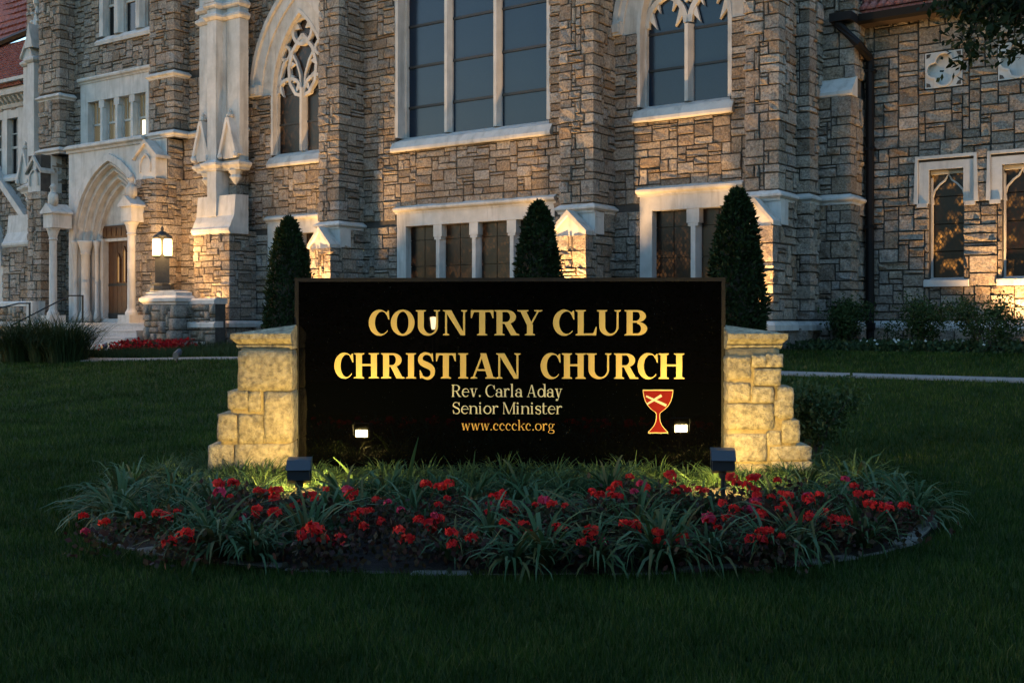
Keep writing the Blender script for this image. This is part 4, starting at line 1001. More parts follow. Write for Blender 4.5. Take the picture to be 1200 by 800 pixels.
# ------------------------------------------------------------------ clipped yews
def yew(s, d, hgt, rad, label, proto=[]):
    X, Y, _ = W(s, d); o = empty('clipped_yew', (X, Y, ground(X, Y)), uni(0, 6), label=label, cat='yew', group='clipped yews before the nave')
    def rr(f): return (1-f)**.62*(.86+.14*math.sin(f*9)) if f > .12 else .86+f*.7
    n = 11000; f = rng.random(n)**1.25; a = rng.random(n)*6.2832
    r = np.array([(1-q**3.4)**.62*(.86+.14*(1-q)) for q in f])
    ph = rng.random(3)*6; lump = 1+.06*np.sin(a*3+f*11+ph[0])+.05*np.sin(a*5-f*17+ph[1])+.05*np.sin(f*26+a*2+ph[2])
    r = r*rad*lump*(1-rng.random(n)**2*.22)*np.where(rng.random(n) < .03, 1.12, 1.0)
    cs = np.stack([r*np.cos(a), r*np.sin(a), .08+f*hgt*.985], 1)
    P, F = leaf_quads(cs, .12, .8, rng, 2.6, np.stack([np.cos(a)*.5, np.sin(a)*.5, np.full(n, .8)], 1))
    raw('foliage', P, F, M['yew'], o)
    q = MB(); q.lathe((0, 0, 0), [(rad*.1, 0), (rad*.78, .25), (rad*.80, hgt*.3), (rad*.66, hgt*.62), (rad*.36, hgt*.85), (.02, hgt*.95)], 12); q.build('inner_twigs', M['bark'], o)
    q = MB(); q.tube([(0, 0, -.1), (0, 0, .5)], .09, 7); q.build('trunk', M['bark'], o)
yew(-16.45, 4.8, 3.5, .62, 'clipped dark yew cone left of the sign, overlapping its top corner')
yew(-8.33, 4.8, 3.4, .55, 'clipped dark yew cone rising behind the middle of the sign')
yew(-3.47, 4.8, 3.36, .56, 'clipped dark yew cone behind the right end of the sign')

# ------------------------------------------------------------------ loose shrubs and ground cover at the side wing
def shrub(X, Y, hgt, rad, n, label, size=.07, group=None):
    z = ground(X, Y); o = empty('shrub', (X, Y, z), 0, label=label, cat='shrub', group=group); cs = []; tips = []
    for k in range(11):
        a = uni(0, 6.28); t = (math.cos(a)*rad*uni(.25, 1), math.sin(a)*rad*uni(.25, 1), hgt*uni(.45, 1)); tips.append(t)
        q = MB(); q.tube([(uni(-.06, .06), uni(-.06, .06), -.05), (t[0]*.45, t[1]*.45, t[2]*.55), t], [.018, .012, .005], 5); q.build('stem', M['bark'], o)
    for t in tips:
        m_ = n//11; c = rng.normal(size=(m_, 3))*np.array([.13, .13, .12])*hgt*1.05+np.array(t); cs.append(c)
        c2 = rng.normal(size=(m_//3, 3))*.08+np.array(t)*np.array([.6, .6, .55]); cs.append(c2)
    cs = np.concatenate(cs); cs = cs[cs[:, 2] > .03]
    P, F = leaf_quads(cs, size, .7, rng, 2.0, np.array([0, 0, .5])); raw('foliage', P, F, M['shrub'], o)
for s, d, hg, rd, lb in ((-2.35, 1.35, .98, .48, 'thin open shrub in front of the corner pier'), (-.72, 1.2, 1.02, .72, 'broad open shrub under the first stained window'), (.72, 2.0, 1.05, .72, 'tall open shrub by the bright ground lamp'), (2.8, 1.3, 1.0, .7, 'open shrub against the side wing at the far right')):
    if s < 2: X, Y, _ = W(s, d); shrub(X, Y, hg, rd, 2400, lb)
shrub(3.22, 12.0, .74, .50, 2600, 'dense dark shrub just behind the right stone pier', .06)
n = 9000; cs = []
for k in range(n):
    s, d = uni(-3.3, 5.5), uni(.15, 2.5)+.25*math.sin(k); X, Y, _ = W(s, d); cs.append((X, Y, ground(X, Y)+uni(0, .2)))
P, F = leaf_quads(np.array(cs), .10, .6, rng, 1.5, np.array([-.2, -.3, .7])); tag(raw('ground_cover', P, F, M['cover']), kind='stuff')
o = MB()
for k in range(26):
    s, d = uni(-1.9, 1.0), uni(1.5, 2.6); X, Y, _ = W(s, d); z = ground(X, Y)+uni(.16, .26)
    for j in range(5): a = 1.2566*j; o.add([(X, Y, z), (X+.03*math.cos(a), Y+.03*math.sin(a)*.5, z+.02+.02*math.sin(a)), (X+.03*math.cos(a+.7), Y+.03*math.sin(a+.7)*.5, z+.02+.02*math.sin(a+.7))], [(0, 1, 2)])
tag(o.build('white_flowers', M['white_flower']), kind='stuff')
# tall grass clump left of the steps
for k, (s, d, lb) in enumerate(((-24.6, 7.6, 'tall dark ornamental grass clump at the left edge'), (-23.6, 7.4, 'tall dark ornamental grass clump second from the left edge'), (-22.55, 7.5, 'tall dark ornamental grass clump nearest the steps'))):
    X, Y, _ = W(s, d); o = clump('ornamental_grass', 900, 1.55, .024, .75, rng, M['reed'], .62, 1.12); o.location = (X, Y, ground(X, Y)-.02); tag(o, lb, 'ornamental grass', 'ornamental grass clumps by the steps')
# red bedding plants by the pedestal, rough grass on the bank
V = []; cs = []
for k in range(1500):
    s, d = uni(-23.7, -20.7), 5.0+rng.normal()*.28; X, Y, _ = W(s, d); cs.append((X, Y, ground(X, Y)+uni(.02, .30)))
P, F = leaf_quads(np.array(cs), .11, .6, rng, 1.4, np.array([0, -.4, .7])); mi = (rng.random(len(F)) < .72).astype(int)
tag(raw('red_bedding', P, F, [M['bronze_leaf'], M['petal_dark']], mats=mi), 'low bed of red bedding plants at the pedestal foot', 'flower bed', kind='stuff')

# ------------------------------------------------------------------ lawn grass
def blades(n, zmin, zmax, hmul, name='lawn_grass', power=1.0, m='blade', filt=None):
    z = zmin*(zmax/zmin)**rng.random(n)
    x = (rng.random(n)*2-1)*(.56*z+1.9)
    V = np.zeros((n, 3, 3), np.float32); keep = np.zeros(n, bool)
    for i in range(n):
        X, Y = x[i], z[i]; s, d = SD(X, Y)
        if inbed(X, Y, 1.015) or d < 2.4 or (6.87 < d < 7.37 and -22.5 < s) or (s < -24 and d < 5.4): continue
        if filt and not filt(s, d): continue
        g = ground(X, Y); h = (.035+.03*rng.random())*hmul*(1+.014*Y); w = .0028*(.55+Y/7.0)
        a = rng.random()*6.283; lx, ly = rng.normal()*.35*h, rng.normal()*.35*h; ca, sa = math.cos(a)*w, math.sin(a)*w
        V[i] = ((X-ca, Y-sa, g-.004), (X+ca, Y+sa, g-.004), (X+lx, Y+ly, g+h)); keep[i] = True
    V = V[keep]; return tag(raw(name, V.reshape(-1, 3), np.arange(3*len(V)).reshape(-1, 3), M[m]), kind='stuff')
blades(430000, 3.6, 33, 1.0)
# longer grass: the bank by the pedestal and round the tall clumps
V = []
for k in range(9000):
    s, d = uni(-23.2, -16), uni(2.9, 6.7)
    if k % 3 == 0: s, d = uni(-24, -19.5), uni(5.5, 6.6)
    X, Y, _ = W(s, d); g = ground(X, Y); h = uni(.10, .26); a = uni(0, 6.28); w = .012; lx, ly = uni(-.1, .1), uni(-.1, .1)
    V += [(X-math.cos(a)*w, Y-math.sin(a)*w, g), (X+math.cos(a)*w, Y+math.sin(a)*w, g), (X+lx, Y+ly, g+h)]
tag(raw('long_grass', V, np.arange(len(V)).reshape(-1, 3), M['reed']), kind='stuff')

# ------------------------------------------------------------------ overhanging tree at the right, its trunk outside the picture
def tree(name, X, Y, crown, label, trunk_h, group=None, leaf=.11, seed=5, limbs=None, n=60):
    g = np.random.default_rng(seed); z = ground(X, Y); o = empty(name, (X, Y, z), 0, label=label, cat='tree', group=group)
    q = MB(); q.tube([(0, 0, -.2), (.05, 0, trunk_h*.5), (0, .1, trunk_h), (.2, .1, trunk_h*1.5)], [.26, .2, .16, .08], 9); q.build('trunk', M['bark'], o)
    cs = []; big = [c for c, sg, m_ in crown if m_ >= 250] or [crown[0][0]]
    for c, sg, m_ in crown:
        if m_ < 250 and group is None:
            b = min(big, key=lambda v: math.dist(v, c)); q = MB(); q.tube([b, tuple((u+v)/2+uni(-.05, .05) for u, v in zip(b, c)), c], [.014, .009, .004], 4); q.build('twig', M['bark'], o)
            cs.append(g.normal(size=(m_, 3))*np.array(sg)+np.array(c)); continue
        q = MB(); q.tube([(0, .05, trunk_h*.85), (c[0]*.5, c[1]*.5, trunk_h*.85+(c[2]-trunk_h*.85)*.7), c], [.06, .032, .010], 5); q.build('limb', M['bark'], o)
        cs.append(g.normal(size=(m_, 3))*np.array(sg)+np.array(c))
    P, F = leaf_quads(np.concatenate(cs), leaf, .6, g, 2.2, np.array([-.5, -.1, -.5])); raw('foliage', P, F, M['treeleaf'], o); return o
TZ = 13.0
def at(px, py, y): return ((px-600)/1300*y-9.4, y-TZ, EYE+(374-py)/1300*y-ground(9.4, TZ))
cr = [(at(px, py, TZ+dy), (sx, .3, sz), m_) for px, py, dy, sx, sz, m_ in (
    (1195, 2, 0, .28, .09, 260), (1160, 12, .1, .20, .08, 170), (1180, 30, -.2, .16, .08, 90), (1150, 38, 0, .13, .06, 85), (1132, 50, 0, .07, .04, 30), (1128, 68, .1, .08, .05, 34), (1150, 62, -.1, .08, .05, 30), (1185, 60, .2, .09, .04, 34), (1200, 45, 0, .12, .07, 60), (1120, 10, 0, .10, .05, 45), (1165, -2, .1, .30, .05, 260), (1200, 14, .2, .2, .08, 180), (1130, -4, .1, .2, .05, 140), (1136, 24, 0, .10, .05, 40))]
cr += [((uni(-3, 3), uni(-3, 3), uni(6.2, 9.5)), (.8, .8, .5), 420) for k in range(12)]
cr += [((-3.4, .5, 5.6), (.5, .5, .3), 350), ((-2.2, -.8, 5.2), (.6, .6, .4), 500)]
tree('overhanging_tree', 9.4, TZ, cr, 'broad leafed tree whose branches hang into the top right corner', 3.2)
# unseen trees added close behind the viewer: shade the lawn, darken the granite's reflection
far = None
for k in range(9):
    X, Y = -22+5.5*k+uni(-1, 1), -8.5+uni(-1.5, 1.5)-abs(k-4)*.6
    if far is None: far = tree('added_shade_tree', X, Y, [((uni(-2.4, 2.4), uni(-2, 2), uni(2.0, 9.5)), (.9, .9, .7), 170) for j in range(24)], 'dark tree added behind the viewer to shade lawn and granite', 2.4, 'trees behind the viewer', .5, 9)
    else: c = copy_tree(far); c.location = (X, Y, 0); c.rotation_euler = (0, 0, uni(0, 6))

hed = empty('added_dark_hedge', (0, -7.2, 0), 0, label='tall hedge added behind the viewer to darken the granite reflection', cat='hedge')  # unseen hedge, added to keep sky glow out of the granite
q = MB(); q.box(-16, 16, -.5, .5, 0, 2.75); q.build('inner_twigs', M['bark'], hed)
cs = np.stack([rng.uniform(-16.1, 16.1, 16000), .55+.12*rng.normal(size=16000), rng.uniform(0, 3.0, 16000)], 1)
P, F = leaf_quads(cs, .14, .6, rng, 1.8); raw('foliage', P, F, M['yew'], hed)
# ------------------------------------------------------------------ the sign: granite slab, frame, lettering, emblem
SY = 10.9; K = SY/1300
def sx(px): return (px-600)*K
def sz(py): return EYE+(374-py)*K
sign = empty('church_sign', (0, SY, 0), R(-1.8), label='wide black granite sign with gold lettering and a red chalice', cat='sign')
q = MB(); q.box(sx(347), sx(845.5), 0, .14, -.1, sz(329)); q.build('granite_slab', M['granite'], sign)
q = MB(); q.box(sx(344), sx(348.5), -.014, .155, -.12, sz(330)); q.build('frame_upright', M['frame'], sign)
q = MB(); q.box(sx(844), sx(848.5), -.014, .155, -.12, sz(330)); q.build('frame_upright', M['frame'], sign)
q = MB(); q.box(sx(344), sx(848.5), -.014, .155, sz(330)+.001, sz(325.5)); q.build('frame_rail', M['frame'], sign)
# glyphs: every glyph is a list of closed outlines in units of the cap height, for a width w, a stem S and a hairline T
def rect(a, b, c, d): return [(a, c), (b, c), (b, d), (a, d)]
def serif(a, b, y, t, up):
    e = min(.06, (b-a)*.2)
    return [(a, y), (b, y), (b, y+t*.6*up), (b-e, y+t*1.15*up), (a+e, y+t*1.15*up), (a, y+t*.6*up)]
def diag(x0, y0, x1, y1, wd): return [(x0-wd/2, y0), (x0+wd/2, y0), (x1+wd/2, y1), (x1-wd/2, y1)]
def ring(ox, oy, rx, ry, ix, iy, jx, jy, a0, a1, n=22):
    """strip between an outer and an inner ellipse from angle a0 to a1 (degrees)"""
    P = []
    for i in range(n+1):
        a = R(a0+(a1-a0)*i/n); P.append((ox+rx*math.cos(a), oy+ry*math.sin(a)))
    for i in range(n, -1, -1):
        a = R(a0+(a1-a0)*i/n); P.append((ix+jx*math.cos(a), iy+jy*math.sin(a)))
    return ('strip', P)
def stroke(pts, ws):
    L, Rr = [], []
    for i, p in enumerate(pts):
        a = pts[max(0, i-1)]; b = pts[min(len(pts)-1, i+1)]; x, y = b[0]-a[0], b[1]-a[1]; l = math.hypot(x, y) or 1
        w = ws[i]/2; L.append((p[0]-y/l*w, p[1]+x/l*w)); Rr.append((p[0]+y/l*w, p[1]-x/l*w))
    return ('strip', L+Rr[::-1])
def bez(p0, p1, p2, p3, n=8):
    return [tuple((1-t)**3*a+3*(1-t)**2*t*b+3*(1-t)*t*t*c+t**3*d for a, b, c, d in zip(p0, p1, p2, p3)) for t in [i/n for i in range(n+1)]]
def glyph(ch, w, S, T):
    s = .055 if S > .16 else .045; o = .085 if S > .16 else .07; z = []
    def stem(x, y0, y1, b=True, t=True, ww=None):
        ww = ww or S; r = [rect(x, x+ww, y0, y1)]
        if b: r.append(serif(x-o, x+ww+o, y0, s, 1))
        if t: r.append(serif(x-o, x+ww+o, y1, s, -1))
        return r
    X = .70
    if ch == 'I': return stem(w/2-S/2, 0, 1)
    if ch == 'H': return stem(o, 0, 1)+stem(w-o-S, 0, 1)+[rect(o+S*.9, w-o-S*.9, .49, .49+T*1.1)]
    if ch == 'T': return stem(w/2-S/2, 0, 1, t=False)+[rect(.01, w-.01, 1-T*1.05, 1), [(0, 1), (0, .68), (.035, .68), (.11, .9), (.16, 1-T)], [(w, 1), (w-.16, 1-T), (w-.11, .9), (w-.035, .68), (w, .68)]]
    if ch == 'L': return stem(o, 0, 1)+[rect(o+S*.9, w-.02, 0, T*1.05), [(w, .34), (w-.035, .34), (w-.12, .1), (w-.2, T), (w-.2, 0), (w-.02, 0)]]
    if ch == 'U':
        x1 = w-o-T; r = stem(o, .34, 1, b=False)+stem(x1, .34, 1, b=False, ww=T)
        return r+[ring((o+w-o)/2, .36, (w-2*o)/2, .375, (o+S+x1)/2, .37, (x1-o-S)/2, .30, 180, 360)]
    if ch == 'N':
        return [rect(o, o+T, 0, 1), serif(0, 2*o+T, 0, s, 1), serif(0, o+S*.9, 1, s, -1), rect(w-o-T, w-o, 0, 1), serif(w-2*o-T, w, 1, s, -1), [(o-.02, 1), (o+S*1.05, 1), (w-o, 0), (w-o-S*.75, 0)]]
    if ch in 'RPB':
        r = stem(o, 0, 1)
        if ch == 'B':
            x = o+S*.9
            r += [rect(x, w*.6, 1-T, 1), rect(x, w*.6, .50, .50+T), rect(x, w*.6, 0, T)]
            r += [ring(w*.58, .76, w*.36, .24, w*.55, .76, w*.36-S*.86, .24-T, -90, 90), ring(w*.58, .265, w*.42, .265, w*.55, .265, w*.42-S*.9, .265-T, -90, 90)]
        else:
            x = o+S*.9
            r += [rect(x, w*.5, 1-T, 1), rect(x, w*.5, .455, .455+T), ring(w*.5, .728, w*.37, .272, w*.48, .728, w*.37-S*.9, .272-T, -90, 90)]
            if ch == 'R': r += [[(w*.40, .47), (w*.40+S*1.05, .47), (w*.98-.05, 0), (w*.98-.05-S*1.1, 0)], serif(w*.98-.05-S*.7, w, 0, s, 1)]
        return r
    if ch in 'CG':
        r = [ring(w*.52, .5, w*.52, .52, w*.52+S*.42, .5, w*.52-S*.62, .52-T, 48, 318)]
        r += [[(w*.93, .98), (w*.97, .98), (w*.99, .63), (w*.945, .63), (w*.86, .80), (w*.80, .87)]]
        return r
    if ch == 'Y': return [diag(w/2, .40, S*.62+.06, 1, S), diag(w/2+.02, .40, w-.14, 1, T), serif(0, S+.2, 1, s, -1), serif(w-.32, w, 1, s, -1)]+stem(w/2-S/2, 0, .44, t=False)
    if ch == 'A':
        return [diag(.10, 0, w/2-.02, 1, T), diag(w-.12-S*.35, 0, w/2-.0, 1, S), rect(w*.26, w*.68, .30, .30+T*.95), serif(0, .26, 0, s, 1), serif(w-.18-S, w, 0, s, 1)]
    if ch == 'M':
        return [rect(o, o+T, 0, 1), serif(0, 2*o+T, 0, s, 1), serif(0, o+S, 1, s, -1), rect(w-o-S, w-o, 0, 1), serif(w-2*o-S, w, 0, s, 1), serif(w-o-S, w, 1, s, -1), diag(w/2-.02, .0, o+S*.5, 1, S), diag(w/2, 0, w-o-S*.5, 1, T)]
    if ch in 'Ss':
        h = 1 if ch == 'S' else X
        p = bez((.86*w, .80*h), (.74*w, 1.06*h), (.10*w, 1.06*h), (.12*w, .74*h), 8)+bez((.12*w, .74*h), (.14*w, .52*h), (.86*w, .56*h), (.88*w, .27*h), 8)[1:]+bez((.88*w, .27*h), (.9*w, -.07*h), (.24*w, -.08*h), (.12*w, .20*h), 8)[1:]
        n = len(p); ws = [T+(S*1.05-T)*math.exp(-((i-(n-1)/2)/(n*.24))**2) for i in range(n)]
        return [stroke(p, ws), [(w*.82, h), (w*.88, h), (w*.91, .68*h), (w*.86, .68*h), (w*.76, .86*h)], [(w*.10, 0), (w*.16, 0), (w*.26, .15*h), (w*.13, .32*h), (w*.08, .32*h)]]
    if ch == '.': return [('strip', ring(w/2, .07, .075, .075, w/2, .07, .002, .002, 0, 360, 10)[1])]
    if ch in 'oecdg':
        cy = X/2; rx = w*.5 if ch in 'oec' else w*.44; cx = w*.5 if ch in 'oec' else rx
        if ch == 'g': return [ring(w*.42, .46, w*.36, .25, w*.42, .46, w*.36-S*.85, .25-T, 0, 360), stroke(bez((w*.30, .24), (w*.05, .14), (w*.2, .05), (w*.6, .04))+bez((w*.6, .04), (w*1.05, .02), (w*.98, -.30), (w*.45, -.30))[1:]+bez((w*.45, -.30), (-.05, -.30), (-.02, -.06), (w*.28, .04))[1:], [T]*8+[S*.9]*7+[T]*12), [(w*.70, .64), (w*.98, .68), (w, .60), (w*.74, .58)]]
        if ch == 'c': return [ring(cx, cy, rx, cy+.015, cx+S*.45, cy, rx-S*.6, cy-T, 50, 318), ('strip', ring(w*.80, .53, .075, .075, w*.8, .53, .002, .002, 0, 360, 10)[1])]
        if ch == 'e': return [ring(cx, cy, rx, cy+.015, cx+S*.3, cy, rx-S*.7, cy-T, 0, 320), rect(S*.8, w*.97, .37, .37+T), ]
        r = [ring(cx, cy, rx, cy+.015, cx, cy, rx-S, cy-T, 0, 360)]
        if ch == 'd': r += [rect(w-S-o*.6, w-o*.6, 0, 1.08), serif(w-S-o*2, w-o*.6, 1.08, s, -1), serif(w-S-o*.6, w+o*.3, 0, s, 1)]
        return r
    if ch == 'v': return [diag(w/2, 0, S*.5+.07, X, S), diag(w/2+.02, 0, w-.1, X, T), serif(0, S+.16, X, s, -1), serif(w-.22, w, X, s, -1)]
    if ch == 'w': return [diag(w*.30, 0, S*.5+.06, X, S), diag(w*.31, 0, w*.5, X, T), diag(w*.70, 0, w*.5, X, S), diag(w*.71, 0, w-.08, X, T), serif(0, S+.14, X, s, -1), serif(w-.2, w, X, s, -1)]
    if ch == 'y': return [diag(w/2+.01, .0, S*.5+.07, X, S), diag(w*.40, -.26, w-.1, X, T), serif(0, S+.16, X, s, -1), serif(w-.22, w, X, s, -1), ('strip', ring(w*.26, -.24, .085, .085, w*.26, -.24, .002, .002, 0, 360, 10)[1]), rect(w*.26, w*.42, -.30, -.30+T)]
    if ch in 'rni':
        r = [rect(o, o+S, 0, X), serif(0, 2*o+S, 0, s, 1), serif(-.01, o+S, X, s, -1)]
        if ch == 'r': r += [stroke(bez((o+S*.8, .45), (w*.5, .66), (w*.6, .70), (w*.82, .66)), [T]*3+[S*.8]*6), ('strip', ring(w*.84, .62, .07, .07, w*.84, .62, .002, .002, 0, 360, 10)[1])]
        if ch == 'n': r += [ring((o+S+w-o)/2-S*.25, .44, (w-2*o-S)/2+S*.35, .26, (o+S+w-o-S)/2, .43, (w-2*o-2*S)/2, .26-T, 0, 170), rect(w-o-S, w-o, 0, .45), serif(w-2*o-S, w, 0, s, 1)]
        if ch == 'i': r += [('strip', ring(o+S/2, .92, .08, .08, o+S/2, .92, .002, .002, 0, 360, 10)[1])]
        return r
    if ch == 'l': return [rect(o, o+S, 0, 1.08), serif(0, 2*o+S, 0, s, 1), serif(-.01, o+S, 1.08, s, -1)]
    if ch == 'k': return [rect(o, o+S, 0, 1.08), serif(0, 2*o+S, 0, s, 1), serif(-.01, o+S, 1.08, s, -1), diag(o+S*.9, .30, w-.12, X, T), diag(w-.1-S*.3, 0, w*.48, .45, S), serif(w-.28, w, 0, s, 1), serif(w-.26, w, X, s, -1)]
    if ch == 't': return [rect(o, o+S, .12, .95), rect(0, w*.92, X-T, X), stroke(bez((o+S/2, .2), (o+S/2, -.03), (w*.7, -.04), (w*.98, .09)), [S]*3+[T]*6)]
    if ch == 'a': return [rect(w-o-S, w-o, 0, .45), serif(w-o-S*.8, w+.02, 0, s, 1), ring(w*.5, .46, w*.5-o, .24, w*.5-S*.2, .46, w*.5-o-S*.8, .24-T, 0, 150), ('strip', ring(w*.18, .52, .075, .075, w*.18, .52, .002, .002, 0, 360, 10)[1]), ring(w*.40, .20, w*.40, .215, w*.43, .20, w*.40-S*.9, .215-T, 40, 330), rect(w*.55, w-o-S*.5, .36, .36+T)]
    return []
def put_glyph(mb, ch, x0, y0, cap, width, S, T, depth=.006):
    w = width/cap
    for k, g in enumerate(glyph(ch, w, S, T)):
        strip = isinstance(g, tuple) and g[0] == 'strip'; P = g[1] if strip else g
        dz = -depth-.00022*k; n = len(P)
        pt = [(x0+a*cap, y0+b*cap) for a, b in P]
        if strip:
            h = n//2; fs = [(i, i+1, n-2-i, n-1-i) for i in range(h-1)]
        else: fs = [tuple(range(n))]
        vs = [(a, dz, b) for a, b in pt]+[(a, .002, b) for a, b in pt]
        mb.add(vs, fs+[(i, (i+1) % n, n+(i+1) % n, n+i) for i in range(n)])
def row(text, spans, top, base):
    for ch, (a, b) in zip(text, spans):
        q = MB(); put_glyph(q, ch, sx(a), sz(base), (base-top)*K, (b-a)*K, .235, .075, .009); q.build('letter', M['gold'], sign)
row('COUNTRYCLUB', ((431.5,456),(457.8,485.5),(487,515.5),(519,547.5),(551.8,578.3),(579.4,608.5),(606.5,635.5),(648,673.3),(674.4,699),(699.5,727),(731.5,757.8)), 363.3, 392.8) if False else None
def letter_o(a, b, top, base):
    q = MB(); w = (b-a)*K; h = (base-top)*K; cap = h
    P = ring(.5*w/cap, .5, .5*w/cap, .52, .5*w/cap, .5, .5*w/cap-.235, .52-.075, 0, 360, 32)[1]; n = len(P); hf = n//2
    pt = [(sx(a)+x*cap, sz(base)+y*cap) for x, y in P]
    q.add([(x, -.009, y) for x, y in pt]+[(x, .002, y) for x, y in pt], [(i, i+1, n-2-i, n-1-i) for i in range(hf-1)]+[(i, i+1, n+i+1, n+i) for i in range(n-1)])
    q.build('letter', M['gold'], sign)
row('CUNTRYCLUB', ((431.5,456),(487,515.5),(519,547.5),(551.8,578.3),(579.4,608.5),(606.5,635.5),(648,673.3),(674.4,699),(699.5,727),(731.5,757.8)), 363.3, 392.8)
letter_o(457.5, 485.5, 363.3, 392.8)
row('CHRISTIANCHURCH', ((390.8,413.5),(414,443.6),(446,474),(474,488.7),(490,509.3),(510.8,534),(535.6,549.8),(551.5,581),(581.5,610),(633.5,657.2),(658.3,686.3),(687,716),(719,747.5),(746.6,770.5),(771,801)), 413.8, 443.4)
ADV = {'R': .86, 'e': .66, 'v': .68, '.': .28, 'C': .84, 'a': .66, 'r': .56, 'l': .36, 'A': .90, 'd': .76, 'y': .68, 'S': .70, 'n': .78, 'i': .36, 'o': .72, 'M': 1.12, 's': .54, 't': .46, 'w': .96, 'c': .60, 'k': .76, 'g': .70, ' ': .26}
def textline(text, x0, x1, top, base, m, S, T):
    gap = .055; tot = sum(ADV[c]+gap for c in text)-gap; cap = (base-top)*K; f = (x1-x0)*K/(tot*cap); q = MB(); x = sx(x0)
    for c in text:
        if c != ' ': put_glyph(q, c, x, sz(base), cap, ADV[c]*f*cap, S, T, .003)
        x += (ADV[c]+gap)*f*cap
    return q.build('lettering', m, sign)
textline('Rev. Carla Aday', 529, 659, 450.8, 464.9, M['cream'], .125, .05)
textline('Senior Minister', 530, 659, 471.2, 484.8, M['cream'], .125, .05)
textline('www.cccckc.org', 540.5, 650, 492.5, 504, M['gold2'], .12, .05)
# chalice emblem: gold outline, red body, pale saltire
half = [(.002, 0), (.36, 0), (.365, .06), (.28, .14), (.17, .27), (.095, .43), (.075, .56), (.075, .70), (.10, .76), (.26, .88), (.39, 1.02), (.48, 1.18), (.53, 1.35), (.555, 1.52), (.555, 1.60), (.002, 1.60)]
def chal(cx, base, sc_, ins): 
    P = []
    for x, y in half: P.append((max(.002, x-ins*(0 if x < .01 else .62)), min(max(y, ins*.9), 1.60-ins)))
    L = [(-x, y) for x, y in P[::-1]]
    return [(cx+x*sc_, base+y*sc_) for x, y in P+L]
emb_s = (507-456)*K/1.6; ec = sx(770.5); eb = sz(507)
def stripes(P, y0, y1):
    """a closed mirror outline as quads between its two halves, so that it stays a clean face"""
    n = len(P)//2; q = MB(); q.add([(a, y1, b) for a, b in P], [(i, i+1, 2*n-2-i, 2*n-1-i) for i in range(n-1)])
    q.add([(a, y1, b) for a, b in P]+[(a, y0, b) for a, b in P], [(i, (i+1) % (2*n), 2*n+(i+1) % (2*n), 2*n+i) for i in range(2*n)]); return q
em = stripes(chal(ec, eb, emb_s, 0), .002, -.004).build('chalice_emblem', M['emblem_edge'], sign)
stripes(chal(ec, eb, emb_s, .045), -.003, -.0065).build('chalice_body', M['emblem_red'], em)
for k, (a, b) in enumerate((((756.5, 463.5), (780, 474.5)), ((757.5, 473), (774.5, 462.7)))):
    (x0, y0), (x1, y1) = (sx(a[0]), sz(a[1])), (sx(b[0]), sz(b[1])); q = MB(); l = math.hypot(x1-x0, y1-y0); nx, ny = -(y1-y0)/l, (x1-x0)/l; w0, w1 = .008, .013
    q.prism([(x0+nx*w0, y0+ny*w0), (x0-nx*w0, y0-ny*w0), (x1-nx*w1, y1-ny*w1), (x1+nx*w1, y1+ny*w1)], -.006, -.0085-.0006*k); q.build('cross_arm', M['cream'], em)

# ------------------------------------------------------------------ stone piers at the ends of the sign
FY = 10.62; KF = FY/1300
def fx(px): return (px-600)*KF
def fz(py): return EYE+(374-py)*KF
def tumbled(mb, x0, x1, z0, z1, dep, rr, faces='f', bul=.02):
    """one rough block: rounded box standing from the front face back by dep"""
    nx, nz, ny = 7, 6, 4; cxx, czz, cyy = (x0+x1)/2, (z0+z1)/2, dep/2; hx, hz_, hy = (x1-x0)/2, (z1-z0)/2, dep/2
    def rp(u, v, w):
        r = min(rr, hx*.8, hz_*.8); p = []
        c = [max(-h+r, min(h-r, t*h)) for t, h in ((u, hx), (v, hz_), (w, hy))]; d = [t*h-k for (t, h), k in zip(((u, hx), (v, hz_), (w, hy)), c)]
        l = math.sqrt(sum(t*t for t in d)) or 1; 
        if l > 1e-6: d = [t*r/l for t in d]
        j = uni(-.006, .006)
        return (cxx+c[0]+d[0]+j, cyy+c[2]+d[2]+uni(-bul*.35, bul*.35), czz+c[1]+d[1]+uni(-.005, .005))
    def g(n): return [-1+2*(.04 if i == 0 else .96 if i == n-1 else i/(n-1)) if 0 < i < n-1 else (-1 if i == 0 else 1) for i in range(n)]
    gu, gv_, gw = g(nx), g(nz), g(ny); idx = {}; V = []; F = []
    def vid(i, j, k):
        if (i, j, k) not in idx: idx[(i, j, k)] = len(V); V.append(rp(gu[i], gv_[j], gw[k]))
        return idx[(i, j, k)]
    for k in (0, ny-1):
        for i in range(nx-1):
            for j in range(nz-1): F.append((vid(i, j, k), vid(i+1, j, k), vid(i+1, j+1, k), vid(i, j+1, k)))
    for i in (0, nx-1):
        for j in range(nz-1):
            for k in range(ny-1): F.append((vid(i, j, k), vid(i, j+1, k), vid(i, j+1, k+1), vid(i, j, k+1)))
    for j in (0, nz-1):
        for i in range(nx-1):
            for k in range(ny-1): F.append((vid(i, j, k), vid(i+1, j, k), vid(i+1, j, k+1), vid(i, j, k+1)))
    mb.add(V, F)
